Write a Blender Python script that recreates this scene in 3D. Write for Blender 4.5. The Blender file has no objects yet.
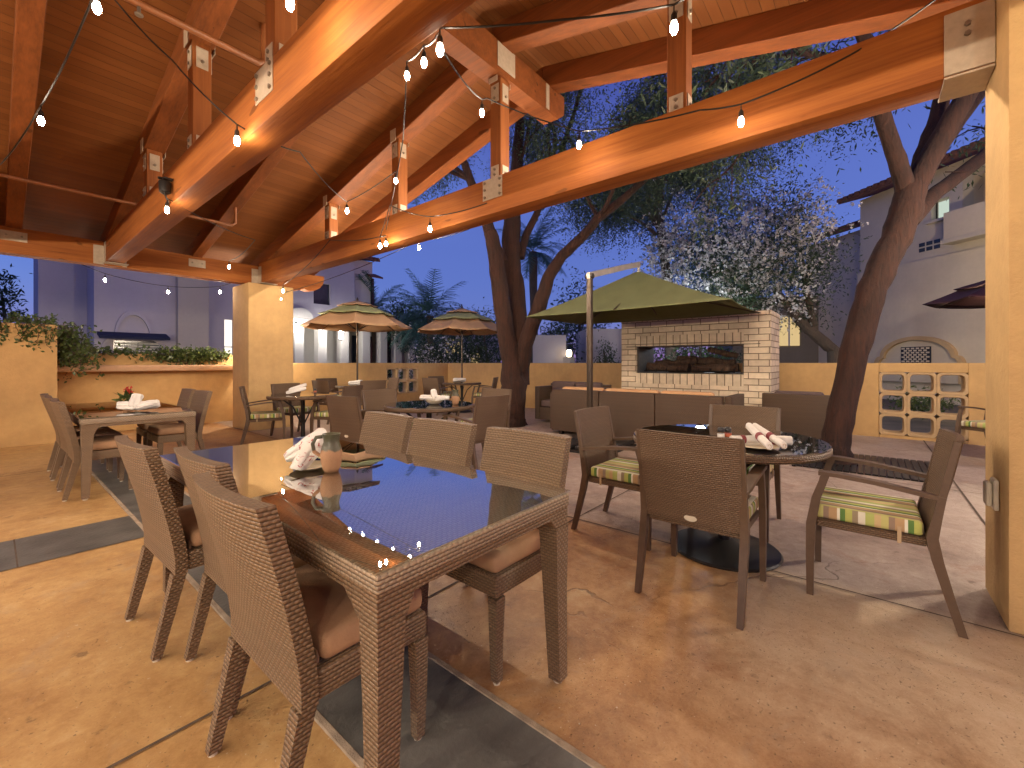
import bpy, bmesh, math, random
import numpy as np
from mathutils import Vector, Matrix
R = math.radians
PI = math.pi
scene = bpy.context.scene
COL = scene.collection
rng = random.Random(7)

# ---------------------------------------------------------------- camera
CAM_H, F, HOR = 1.23, 430.0, 363.0
CA, SA = 0.7716, 0.6361
def cw(px, py, z):
    """world point seen at a photo position, z metres in front of the camera (survey helper)"""
    xr = (px - 512) / F * z
    return Vector((z * CA + xr * SA, z * SA - xr * CA, CAM_H - (py - HOR) / F * z))
def cv(xr, z, h=0.0):
    return Vector((z * CA + xr * SA, z * SA - xr * CA, h))
cam = bpy.data.cameras.new('camera'); cam_o = bpy.data.objects.new('camera', cam); COL.objects.link(cam_o)
cam.sensor_width = 36; cam.lens = 36 * F / 1024; cam.shift_y = (HOR - 384) / 1024
cam.clip_start = 0.05; cam.clip_end = 600
cam_o.location = (0, 0, CAM_H); cam_o.rotation_euler = (R(90), 0, -math.atan2(CA, SA))
scene.camera = cam_o

# ---------------------------------------------------------------- node helpers
def new_mat(name):
    m = bpy.data.materials.new(name); m.use_nodes = True
    nt = m.node_tree; nt.nodes.clear()
    out = nt.nodes.new('ShaderNodeOutputMaterial')
    b = nt.nodes.new('ShaderNodeBsdfPrincipled'); nt.links.new(b.outputs[0], out.inputs[0])
    return m, nt, b
def put(nt, sock, v):
    if hasattr(v, 'is_output'): nt.links.new(v, sock)
    elif v is not None:
        if sock.type == 'RGBA' and len(v) == 3: v = (*v, 1)
        sock.default_value = v
def mth(nt, op, a, b=None, c=None, clamp=False):
    n = nt.nodes.new('ShaderNodeMath'); n.operation = op; n.use_clamp = clamp
    put(nt, n.inputs[0], a)
    if b is not None: put(nt, n.inputs[1], b)
    if c is not None: put(nt, n.inputs[2], c)
    return n.outputs[0]
def mixc(nt, f, a, b, mode='MIX'):
    n = nt.nodes.new('ShaderNodeMix'); n.data_type = 'RGBA'; n.blend_type = mode
    put(nt, n.inputs[0], f); put(nt, n.inputs[6], a); put(nt, n.inputs[7], b)
    return n.outputs[2]
def coord(nt, kind='Object', scale=None, loc=None):
    t = nt.nodes.new('ShaderNodeTexCoord').outputs[kind]
    if scale is None and loc is None: return t
    mp = nt.nodes.new('ShaderNodeMapping'); nt.links.new(t, mp.inputs[0])
    if scale: mp.inputs['Scale'].default_value = scale
    if loc: mp.inputs['Location'].default_value = loc
    return mp.outputs[0]
def noise(nt, vec, scale=5, detail=4, rough=0.55, dist=0.0):
    n = nt.nodes.new('ShaderNodeTexNoise'); nt.links.new(vec, n.inputs['Vector'])
    n.inputs['Scale'].default_value = scale; n.inputs['Detail'].default_value = detail
    n.inputs['Roughness'].default_value = rough; n.inputs['Distortion'].default_value = dist
    return n.outputs[0]
def ramp(nt, f, stops, interp='LINEAR'):
    n = nt.nodes.new('ShaderNodeValToRGB'); put(nt, n.inputs[0], f); e = n.color_ramp
    e.interpolation = interp
    while len(e.elements) < len(stops): e.elements.new(0.5)
    for el, (p, c) in zip(e.elements, stops):
        el.position = p; el.color = (*c, 1) if len(c) == 3 else c
    return n.outputs[0]
def sm(nt, x, a, b):
    n = nt.nodes.new('ShaderNodeMapRange'); n.interpolation_type = 'SMOOTHSTEP'
    put(nt, n.inputs[0], x); n.inputs[1].default_value = a; n.inputs[2].default_value = b
    return n.outputs[0]
def sep(nt, v):
    n = nt.nodes.new('ShaderNodeSeparateXYZ'); nt.links.new(v, n.inputs[0]); return n.outputs
def bump(nt, b, h, dist=0.003, strength=1.0):
    n = nt.nodes.new('ShaderNodeBump'); nt.links.new(h, n.inputs['Height'])
    n.inputs['Distance'].default_value = dist; n.inputs['Strength'].default_value = strength
    nt.links.new(n.outputs[0], b.inputs['Normal'])
def g(v): return (v, v, v)

# ---------------------------------------------------------------- materials
def m_simple(name, c, rough=0.6, metal=0.0, var=0.15, nscale=8, bd=0.0, spec=0.5):
    m, nt, b = new_mat(name)
    v = coord(nt); f = noise(nt, v, nscale, 5)
    lo = tuple(x * (1 - var) for x in c); hi = tuple(min(1, x * (1 + var)) for x in c)
    put(nt, b.inputs['Base Color'], ramp(nt, f, [(0.3, lo), (0.7, hi)]))
    b.inputs['Roughness'].default_value = rough; b.inputs['Metallic'].default_value = metal
    b.inputs['Specular IOR Level'].default_value = spec
    if bd: bump(nt, b, noise(nt, v, nscale * 12, 3), bd)
    return m
def m_wicker(name, base, row=0.0115, per=0.021):
    m, nt, b = new_mat(name)
    s = sep(nt, coord(nt, 'UV')); u, v = s[0], s[1]
    vr = mth(nt, 'DIVIDE', v, row); rowi = mth(nt, 'FLOOR', vr); fv = mth(nt, 'FRACT', vr)
    prof = mth(nt, 'SINE', mth(nt, 'MULTIPLY', fv, PI))
    wn = nt.nodes.new('ShaderNodeTexWhiteNoise'); wn.noise_dimensions = '1D'; put(nt, wn.inputs['W'], rowi)
    jit = mth(nt, 'MULTIPLY', noise(nt, coord(nt), 14, 3), 0.008)
    ph = mth(nt, 'MULTIPLY_ADD', rowi, PI, mth(nt, 'MULTIPLY', wn.outputs[0], 0.5))
    w = mth(nt, 'MULTIPLY_ADD', mth(nt, 'COSINE', mth(nt, 'ADD', mth(nt, 'MULTIPLY', mth(nt, 'ADD', u, jit), 2 * PI / per), ph)), 0.5, 0.5)
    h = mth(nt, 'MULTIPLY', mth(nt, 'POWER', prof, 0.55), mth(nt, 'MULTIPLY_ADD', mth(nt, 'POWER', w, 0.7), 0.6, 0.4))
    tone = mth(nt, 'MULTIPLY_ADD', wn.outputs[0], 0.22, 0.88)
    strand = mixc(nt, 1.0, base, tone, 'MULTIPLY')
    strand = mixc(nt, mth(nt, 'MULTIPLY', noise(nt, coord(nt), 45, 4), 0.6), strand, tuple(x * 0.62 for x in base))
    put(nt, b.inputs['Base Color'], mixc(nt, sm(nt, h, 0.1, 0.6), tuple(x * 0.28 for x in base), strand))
    b.inputs['Roughness'].default_value = 0.45
    bump(nt, b, h, 0.005, 1.0)
    return m
def m_wood(name, axis, c0, c1, rough=0.62):
    m, nt, b = new_mat(name)
    st = [11, 11, 11]; st[axis] = 0.45
    v = coord(nt, 'Object', tuple(st))
    n1 = noise(nt, v, 1.1, 6, 0.55, 0.25)
    st2 = [60, 60, 60]; st2[axis] = 2.2
    n2 = noise(nt, coord(nt, 'Object', tuple(st2)), 1.0, 3, 0.6)
    n3 = noise(nt, coord(nt), 1.3, 3)
    f = mth(nt, 'ADD', mth(nt, 'MULTIPLY', n1, 0.5), mth(nt, 'ADD', mth(nt, 'MULTIPLY', n2, 0.38), mth(nt, 'MULTIPLY', n3, 0.22)))
    # dark checks and knots in the timber
    c = ramp(nt, f, [(0.30, tuple(x * 0.7 for x in c0)), (0.46, c0), (0.66, c1), (0.85, tuple(min(1, x * 1.15) for x in c1))])
    st3 = [26, 26, 26]; st3[axis] = 0.8
    ck = sm(nt, noise(nt, coord(nt, 'Object', tuple(st3), (3.3, 1.7, 5.1)), 1.0, 5, 0.6, 0.3), 0.66, 0.72)
    c = mixc(nt, mth(nt, 'MULTIPLY', ck, 0.55), c, tuple(x * 0.3 for x in c0))
    st4 = [9, 9, 9]; st4[axis] = 3.0
    kn = sm(nt, noise(nt, coord(nt, 'Object', tuple(st4), (7.7, 2.2, 0.4)), 1.0, 2, 0.4), 0.71, 0.75)
    c = mixc(nt, mth(nt, 'MULTIPLY', kn, 0.6), c, tuple(x * 0.25 for x in c0))
    put(nt, b.inputs['Base Color'], c)
    put(nt, b.inputs['Roughness'], mth(nt, 'MULTIPLY_ADD', n2, 0.3, rough - 0.1))
    b.inputs['Specular IOR Level'].default_value = 0.28
    bump(nt, b, n2, 0.0025, 0.7)
    return m
def m_stucco(name, c, var=0.2, rough=0.88):
    m, nt, b = new_mat(name); v = coord(nt)
    f = mth(nt, 'ADD', mth(nt, 'MULTIPLY', noise(nt, v, 1.3, 7, 0.65), 0.6), mth(nt, 'ADD', mth(nt, 'MULTIPLY', noise(nt, v, 12, 4), 0.2), mth(nt, 'MULTIPLY', noise(nt, coord(nt, 'Object', (5, 5, 0.5)), 1.0, 5, 0.6), 0.2)))
    put(nt, b.inputs['Base Color'], ramp(nt, f, [(0.32, tuple(x * (1 - var) for x in c)), (0.68, tuple(x * (1 + var) for x in c))]))
    b.inputs['Roughness'].default_value = rough
    bump(nt, b, mth(nt, 'ADD', noise(nt, v, 55, 4), mth(nt, 'MULTIPLY', noise(nt, v, 9, 3), 0.6)), 0.006, 0.7)
    return m
def m_emit(name, c, s):
    m = bpy.data.materials.new(name); m.use_nodes = True; nt = m.node_tree; nt.nodes.clear()
    o = nt.nodes.new('ShaderNodeOutputMaterial'); e = nt.nodes.new('ShaderNodeEmission')
    e.inputs[0].default_value = (*c, 1); e.inputs[1].default_value = s
    nt.links.new(e.outputs[0], o.inputs[0]); return m
def m_leaf(name, c0, c1, rough=0.5, trans=0.25):
    m, nt, b = new_mat(name)
    gi = nt.nodes.new('ShaderNodeNewGeometry')
    put(nt, b.inputs['Base Color'], ramp(nt, gi.outputs['Random Per Island'], [(0.0, c0), (1.0, c1)]))
    b.inputs['Roughness'].default_value = rough
    if trans:
        t = nt.nodes.new('ShaderNodeBsdfTranslucent'); t.inputs[0].default_value = (*c1, 1)
        mx = nt.nodes.new('ShaderNodeMixShader'); mx.inputs[0].default_value = trans
        nt.links.new(b.outputs[0], mx.inputs[1]); nt.links.new(t.outputs[0], mx.inputs[2])
        nt.links.new(mx.outputs[0], [n for n in nt.nodes if n.type == 'OUTPUT_MATERIAL'][0].inputs[0])
    return m
def m_bark(name, c0, c1):
    m, nt, b = new_mat(name)
    v = coord(nt, 'Object', (1, 1, 0.12)); f = noise(nt, v, 26, 8, 0.72, 0.6); f2 = noise(nt, coord(nt), 3, 3)
    put(nt, b.inputs['Base Color'], ramp(nt, mth(nt, 'ADD', mth(nt, 'MULTIPLY', f, 0.7), mth(nt, 'MULTIPLY', f2, 0.3)), [(0.35, c0), (0.65, c1)]))
    b.inputs['Roughness'].default_value = 0.9; bump(nt, b, f, 0.045, 1.0); return m
def m_brick(name, c, mortar, bw=0.3, bh=0.075, soldier=False):
    m, nt, b = new_mat(name)
    s = sep(nt, coord(nt, 'UV')); cmb = nt.nodes.new('ShaderNodeCombineXYZ')
    put(nt, cmb.inputs[0], s[1] if soldier else s[0]); put(nt, cmb.inputs[1], s[0] if soldier else s[1])
    t = nt.nodes.new('ShaderNodeTexBrick'); nt.links.new(cmb.outputs[0], t.inputs['Vector'])
    t.offset = 0.0 if soldier else 0.5
    t.inputs['Scale'].default_value = 1; t.inputs['Brick Width'].default_value = bw; t.inputs['Row Height'].default_value = bh
    t.inputs['Mortar Size'].default_value = 0.007; t.inputs['Mortar Smooth'].default_value = 0.2; t.inputs['Bias'].default_value = 0.0
    put(nt, t.inputs['Color1'], tuple(x * 0.82 for x in c)); put(nt, t.inputs['Color2'], tuple(min(1, x * 1.12) for x in c)); put(nt, t.inputs['Mortar'], mortar)
    nz = noise(nt, coord(nt), 14, 5)
    put(nt, b.inputs['Base Color'], mixc(nt, 0.5, t.outputs[0], ramp(nt, nz, [(0.3, g(0.72)), (0.7, g(1.1))]), 'MULTIPLY'))
    b.inputs['Roughness'].default_value = 0.9
    h = mth(nt, 'SUBTRACT', mth(nt, 'MULTIPLY', nz, 0.35), t.outputs['Fac']); bump(nt, b, h, 0.008, 1.0)
    return m
def m_glass(name, tint=(0.92, 0.97, 0.95), ior=1.5):
    m = bpy.data.materials.new(name); m.use_nodes = True; nt = m.node_tree; nt.nodes.clear()
    o = nt.nodes.new('ShaderNodeOutputMaterial'); t = nt.nodes.new('ShaderNodeBsdfTransparent'); gl = nt.nodes.new('ShaderNodeBsdfGlossy')
    t.inputs[0].default_value = (*tint, 1); gl.inputs['Roughness'].default_value = 0.015
    fr = nt.nodes.new('ShaderNodeFresnel'); fr.inputs[0].default_value = ior
    # faint smears left by wiping
    nz = noise(nt, coord(nt), 7, 5, 0.6, 1.0)
    put(nt, gl.inputs['Roughness'], mth(nt, 'MULTIPLY', sm(nt, nz, 0.45, 0.75), 0.05))
    # one coat of reflection on the outer face (both faces of the pane summed), none on the inner one
    bf = nt.nodes.new('ShaderNodeNewGeometry').outputs['Backfacing']
    fac = mth(nt, 'MULTIPLY', mth(nt, 'MULTIPLY', fr.outputs[0], 3.2, clamp=True), mth(nt, 'SUBTRACT', 1.0, bf))
    mx = nt.nodes.new('ShaderNodeMixShader'); nt.links.new(fac, mx.inputs[0])
    nt.links.new(t.outputs[0], mx.inputs[1]); nt.links.new(gl.outputs[0], mx.inputs[2]); nt.links.new(mx.outputs[0], o.inputs[0])
    return m
def m_planks(name):
    m, nt, b = new_mat(name)
    s = sep(nt, coord(nt)); y = mth(nt, 'DIVIDE', s[1], 0.095)
    i = mth(nt, 'FLOOR', y); f = mth(nt, 'FRACT', y)
    wn = nt.nodes.new('ShaderNodeTexWhiteNoise'); wn.noise_dimensions = '1D'; put(nt, wn.inputs['W'], i)
    grain = noise(nt, coord(nt, 'Object', (1.5, 30, 30)), 1.0, 5, 0.6, 0.4)
    t = mth(nt, 'ADD', mth(nt, 'MULTIPLY', wn.outputs[0], 0.45), mth(nt, 'MULTIPLY', grain, 0.55))
    c = ramp(nt, t, [(0.2, (0.17, 0.055, 0.013)), (0.8, (0.235, 0.082, 0.020))])
    groove = mth(nt, 'MULTIPLY', sm(nt, f, 0.0, 0.05), mth(nt, 'SUBTRACT', 1.0, sm(nt, f, 0.95, 1.0)))
    put(nt, b.inputs['Base Color'], mixc(nt, groove, (0.10, 0.032, 0.009), c)); b.inputs['Roughness'].default_value = 0.75; b.inputs['Specular IOR Level'].default_value = 0.25
    bump(nt, b, groove, 0.003, 0.8); return m
def m_floor(name):
    m, nt, b = new_mat(name)
    o = coord(nt); s = sep(nt, o); x, y = s[0], s[1]
    big = noise(nt, o, 0.6, 5, 0.6, 0.7); mid = noise(nt, o, 2.4, 9, 0.72, 0.5); fine = noise(nt, o, 13, 8, 0.75, 0.3); spk = noise(nt, o, 75, 4, 0.65)
    mot = mth(nt, 'ADD', mth(nt, 'MULTIPLY', big, 0.30), mth(nt, 'ADD', mth(nt, 'MULTIPLY', mid, 0.42), mth(nt, 'ADD', mth(nt, 'MULTIPLY', fine, 0.34), mth(nt, 'MULTIPLY_ADD', spk, 0.12, -0.09))))
    orange = ramp(nt, mot, [(0.36, (0.19, 0.085, 0.030)), (0.46, (0.34, 0.17, 0.066)), (0.55, (0.45, 0.26, 0.115)), (0.66, (0.54, 0.39, 0.22))])
    golden = ramp(nt, mot, [(0.36, (0.27, 0.135, 0.045)), (0.46, (0.42, 0.24, 0.09)), (0.55, (0.53, 0.33, 0.135)), (0.66, (0.62, 0.44, 0.235))])
    pale = ramp(nt, mot, [(0.36, (0.26, 0.165, 0.095)), (0.46, (0.42, 0.295, 0.185)), (0.55, (0.52, 0.39, 0.26)), (0.66, (0.60, 0.48, 0.35))])
    mauve = ramp(nt, mot, [(0.36, (0.15, 0.105, 0.085)), (0.46, (0.285, 0.21, 0.17)), (0.55, (0.385, 0.30, 0.25)), (0.66, (0.49, 0.41, 0.35))])
    wob = mth(nt, 'MULTIPLY_ADD', fine, 0.10, -0.05)
    wobm = mth(nt, 'MULTIPLY_ADD', mid, 0.7, -0.35)
    c = mixc(nt, sm(nt, mth(nt, 'ADD', x, wob), 0.70, 0.74), golden, orange)
    inner = mth(nt, 'SUBTRACT', 1.0, sm(nt, mth(nt, 'ADD', y, wobm), 0.35, 0.75))
    c = mixc(nt, mth(nt, 'MULTIPLY', inner, sm(nt, mth(nt, 'ADD', x, wobm), 1.2, 2.2)), c, pale)
    out = sm(nt, mth(nt, 'ADD', x, wob), 2.85, 3.05)
    c = mixc(nt, mth(nt, 'MULTIPLY', out, 0.92), c, mauve)
    # worn grey scuffs, rusty blotches, drips, pores, chips of pale aggregate
    sc = sm(nt, noise(nt, coord(nt, 'Object', (1, 1, 1), (31, 7, 0)), 2.6, 8, 0.75, 0.8), 0.54, 0.70)
    c = mixc(nt, mth(nt, 'MULTIPLY', sc, 0.32), c, (0.36, 0.29, 0.22))
    ru = sm(nt, noise(nt, coord(nt, 'Object', (1, 1, 1), (11, 27, 0)), 1.5, 8, 0.75, 0.9), 0.55, 0.70)
    c = mixc(nt, mth(nt, 'MULTIPLY', ru, 0.5), c, (0.26, 0.105, 0.04))
    dr = sm(nt, noise(nt, coord(nt, 'Object', (1, 1, 1), (3, 17, 0)), 8.5, 5, 0.55), 0.66, 0.72)
    c = mixc(nt, mth(nt, 'MULTIPLY', dr, 0.55), c, (0.11, 0.06, 0.035))
    pit = sm(nt, spk, 0.62, 0.68)
    c = mixc(nt, mth(nt, 'MULTIPLY', pit, 0.6), c, (0.10, 0.055, 0.03))
    chip = sm(nt, noise(nt, coord(nt, 'Object', (1, 1, 1), (5, 3, 9)), 60, 2, 0.5), 0.71, 0.74)
    c = mixc(nt, mth(nt, 'MULTIPLY', chip, 0.7), c, (0.60, 0.50, 0.38))
    cr = nt.nodes.new('ShaderNodeTexVoronoi'); cr.feature = 'DISTANCE_TO_EDGE'; cr.inputs['Scale'].default_value = 0.42
    wv = nt.nodes.new('ShaderNodeMix'); wv.data_type = 'RGBA'; wv.blend_type = 'ADD'; put(nt, wv.inputs[0], 0.35); put(nt, wv.inputs[6], o)
    nv = nt.nodes.new('ShaderNodeTexNoise'); nt.links.new(o, nv.inputs['Vector']); nv.inputs['Scale'].default_value = 2.0; nv.inputs['Detail'].default_value = 6
    nt.links.new(nv.outputs['Color'], wv.inputs[7]); nt.links.new(wv.outputs[2], cr.inputs['Vector'])
    crack = mth(nt, 'MULTIPLY', mth(nt, 'SUBTRACT', 1.0, sm(nt, cr.outputs['Distance'], 0.0005, 0.0022)), sm(nt, big, 0.48, 0.6))
    c = mixc(nt, mth(nt, 'MULTIPLY', crack, 0.6), c, (0.09, 0.05, 0.03))
    put(nt, b.inputs['Base Color'], c)
    put(nt, b.inputs['Roughness'], mth(nt, 'MULTIPLY_ADD', mid, 0.4, 0.28))
    bump(nt, b, mth(nt, 'SUBTRACT', mth(nt, 'ADD', mth(nt, 'MULTIPLY', fine, 0.7), mth(nt, 'MULTIPLY', mid, 0.6)), mth(nt, 'ADD', pit, crack)), 0.005, 0.9)
    return m
STRIPES = [(0.0, (0.40, 0.44, 0.13)), (0.13, (0.70, 0.66, 0.52)), (0.24, (0.30, 0.24, 0.15)), (0.33, (0.44, 0.46, 0.12)), (0.44, (0.10, 0.20, 0.05)),
           (0.52, (0.72, 0.68, 0.55)), (0.57, (0.46, 0.30, 0.15)), (0.70, (0.28, 0.20, 0.14)), (0.79, (0.50, 0.47, 0.17)), (0.90, (0.55, 0.40, 0.20))]
def m_stripe(name):
    m, nt, b = new_mat(name)
    s = sep(nt, coord(nt, 'UV')); f = mth(nt, 'FRACT', mth(nt, 'DIVIDE', s[0], 0.26))
    put(nt, b.inputs['Base Color'], ramp(nt, f, STRIPES, 'CONSTANT')); b.inputs['Roughness'].default_value = 0.9
    bump(nt, b, noise(nt, coord(nt), 180, 2), 0.001); return m
def m_canopy(name, c, rough=0.85):
    m, nt, b = new_mat(name)
    put(nt, b.inputs['Base Color'], ramp(nt, noise(nt, coord(nt), 3, 4), [(0.3, tuple(x * 0.85 for x in c)), (0.7, tuple(x * 1.1 for x in c))]))
    b.inputs['Roughness'].default_value = rough
    t = nt.nodes.new('ShaderNodeBsdfTranslucent'); t.inputs[0].default_value = (*c, 1)
    mx = nt.nodes.new('ShaderNodeMixShader'); mx.inputs[0].default_value = 0.12
    nt.links.new(b.outputs[0], mx.inputs[1]); nt.links.new(t.outputs[0], mx.inputs[2])
    nt.links.new(mx.outputs[0], [n for n in nt.nodes if n.type == 'OUTPUT_MATERIAL'][0].inputs[0])
    return m
def m_napkin(name):
    m, nt, b = new_mat(name)
    n = noise(nt, coord(nt), 26, 3, 0.5, 1.5)
    put(nt, b.inputs['Base Color'], mixc(nt, sm(nt, n, 0.60, 0.64), (0.76, 0.72, 0.67), (0.42, 0.07, 0.06)))
    b.inputs['Roughness'].default_value = 0.9; bump(nt, b, noise(nt, coord(nt), 60, 3), 0.004); return m
def m_jug(name):
    m, nt, b = new_mat(name)
    s = sep(nt, coord(nt)); z = mth(nt, 'ADD', s[2], mth(nt, 'MULTIPLY', noise(nt, coord(nt), 22, 3), 0.035))
    put(nt, b.inputs['Base Color'], mixc(nt, sm(nt, z, 0.112, 0.122), (0.42, 0.23, 0.12), (0.085, 0.08, 0.045)))
    put(nt, b.inputs['Roughness'], mth(nt, 'SUBTRACT', 0.8, mth(nt, 'MULTIPLY', sm(nt, z, 0.112, 0.122), 0.5)))
    bump(nt, b, noise(nt, coord(nt), 90, 4), 0.003); return m

M = dict(
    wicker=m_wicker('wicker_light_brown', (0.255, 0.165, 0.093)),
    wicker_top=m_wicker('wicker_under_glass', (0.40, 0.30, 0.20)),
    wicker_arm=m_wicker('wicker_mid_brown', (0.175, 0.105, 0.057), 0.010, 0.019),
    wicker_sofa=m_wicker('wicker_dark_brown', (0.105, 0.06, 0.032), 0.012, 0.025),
    frame=m_simple('painted_brown_frame', (0.10, 0.06, 0.035), 0.45, 0, 0.12, 30),
    beam_y=m_wood('stained_timber_y', 1, (0.27, 0.078, 0.015), (0.42, 0.142, 0.030)),
    beam_x=m_wood('stained_timber_x', 0, (0.26, 0.075, 0.015), (0.40, 0.135, 0.030)),
    post=m_wood('stained_timber_z', 2, (0.22, 0.068, 0.017), (0.32, 0.105, 0.027)),
    rafter=m_wood('dark_stained_timber', 1, (0.155, 0.044, 0.010), (0.245, 0.072, 0.017)),
    planks=m_planks('ceiling_planks'),
    plate=m_simple('painted_steel_plate', (0.46, 0.37, 0.28), 0.5, 0.0, 0.1, 25, 0.001),
    bolt=m_simple('bolt_steel', (0.30, 0.25, 0.20), 0.4, 0.8),
    pipe=m_simple('painted_pipe', (0.26, 0.09, 0.03), 0.45),
    ochre=m_stucco('ochre_stucco', (0.54, 0.335, 0.135)),
    ochre_pale=m_stucco('pale_ochre_stucco', (0.54, 0.345, 0.15)),
    ledge=m_stucco('ledge_stone', (0.47, 0.29, 0.17), 0.2, 0.7),
    block=m_stucco('breeze_block', (0.50, 0.34, 0.175), 0.12),
    floor=m_floor('stained_concrete'),
    slate=m_simple('slate_tile', (0.105, 0.10, 0.092), 0.5, 0, 0.35, 4, 0.004),
    joint=m_simple('joint_mortar', (0.10, 0.07, 0.05), 0.95, 0, 0.3, 20),
    edge=m_simple('pale_edge_strip', (0.36, 0.28, 0.20), 0.8, 0, 0.25, 14, 0.004),
    ground=m_simple('soil_ground', (0.10, 0.085, 0.065), 0.95, 0, 0.3, 2),
    seat=m_simple('brown_canvas', (0.42, 0.25, 0.135), 0.9, 0, 0.12, 12, 0.0015),
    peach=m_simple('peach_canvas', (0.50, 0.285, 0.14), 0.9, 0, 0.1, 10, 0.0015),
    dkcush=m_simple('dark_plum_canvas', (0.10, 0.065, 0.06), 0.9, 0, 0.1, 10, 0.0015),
    strap=m_simple('tan_strap', (0.48, 0.34, 0.2), 0.9),
    stripe=m_stripe('striped_canvas'),
    glass=m_glass('table_glass', (0.96, 0.98, 0.965), 1.55),
    dark=m_simple('black_iron', (0.022, 0.02, 0.019), 0.4, 0.3),
    bronze=m_simple('bronze_pole', (0.07, 0.052, 0.038), 0.4, 0.5),
    alu=m_simple('brushed_aluminium', (0.42, 0.40, 0.36), 0.35, 0.7),
    olive=m_canopy('olive_canvas', (0.145, 0.155, 0.066)),
    tan=m_canopy('tan_canvas', (0.44, 0.27, 0.15)),
    sage=m_canopy('sage_canvas', (0.27, 0.29, 0.14)),
    maroon=m_canopy('maroon_canvas', (0.07, 0.022, 0.028)),
    navy=m_canopy('navy_canvas', (0.02, 0.024, 0.06)),
    brick=m_brick('tan_slump_brick', (0.66, 0.54, 0.39), (0.20, 0.145, 0.10), 0.31, 0.107),
    soldier=m_brick('tan_soldier_brick', (0.66, 0.54, 0.39), (0.15, 0.105, 0.07), 0.40, 0.128, True),
    soot=m_simple('sooty_steel', (0.06, 0.05, 0.042), 0.7, 0, 0.3),
    log=m_bark('fire_log', (0.05, 0.03, 0.02), (0.16, 0.10, 0.065)),
    napkin=m_napkin('patterned_linen'), linen=m_simple('white_linen', (0.74, 0.70, 0.65), 0.9, 0, 0.06, 40, 0.002),
    redband=m_simple('red_paper_band', (0.22, 0.04, 0.045), 0.7),
    jug=m_jug('glazed_terracotta'), china=m_simple('cream_china', (0.62, 0.53, 0.38), 0.25, 0, 0.04),
    clear=m_glass('clear_bottle_glass', (0.9, 0.9, 0.88)), salt=m_simple('white_salt', (0.75, 0.72, 0.68), 0.9),
    pepper=m_simple('ground_pepper', (0.09, 0.055, 0.035), 0.9), cap=m_simple('black_cap', (0.03, 0.028, 0.028), 0.35), label=m_simple('red_label', (0.5, 0.12, 0.05), 0.6),
    bark=m_bark('red_bark', (0.013, 0.005, 0.003), (0.062, 0.021, 0.011)), bark_dk=m_bark('dark_bark', (0.06, 0.045, 0.035), (0.13, 0.095, 0.07)),
    leaf=m_leaf('mesquite_leaf', (0.022, 0.042, 0.022), (0.055, 0.085, 0.04)),
    leaf_teal=m_leaf('olive_leaf', (0.03, 0.055, 0.04), (0.06, 0.10, 0.065)),
    leaf_dk=m_leaf('shrub_leaf', (0.018, 0.035, 0.016), (0.05, 0.08, 0.03)),
    leaf_vine=m_leaf('vine_leaf', (0.035, 0.06, 0.015), (0.11, 0.15, 0.04)),
    palm=m_leaf('palm_leaf_teal_lit', (0.05, 0.115, 0.085), (0.09, 0.19, 0.14)),  # teal floodlight on the fronds is put into this leaf colour
    bloom=m_leaf('white_blossom', (0.5, 0.48, 0.46), (0.8, 0.77, 0.74), 0.7, 0.3),
    red_bloom=m_leaf('red_blossom', (0.4, 0.03, 0.02), (0.6, 0.06, 0.03)),
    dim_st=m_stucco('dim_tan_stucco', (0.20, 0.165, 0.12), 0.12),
    white_st=m_stucco('white_stucco', (0.62, 0.58, 0.52), 0.06), cream_st=m_stucco('cream_stucco', (0.56, 0.48, 0.37), 0.1),
    mauve_st=m_stucco('mauve_stucco', (0.48, 0.44, 0.47), 0.08), beige_st=m_stucco('beige_stucco', (0.50, 0.44, 0.36), 0.08),
    tile=m_simple('clay_roof_tile', (0.16, 0.07, 0.045), 0.85, 0, 0.3, 8, 0.01),
    shade=m_simple('window_dark', (0.03, 0.035, 0.05), 0.15), slat=m_simple('pale_shutter', (0.55, 0.55, 0.48), 0.6),
    plastic=m_simple('ivory_plastic', (0.58, 0.52, 0.40), 0.4),
    cable=m_simple('black_cable', (0.018, 0.015, 0.014), 0.5),
)
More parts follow.
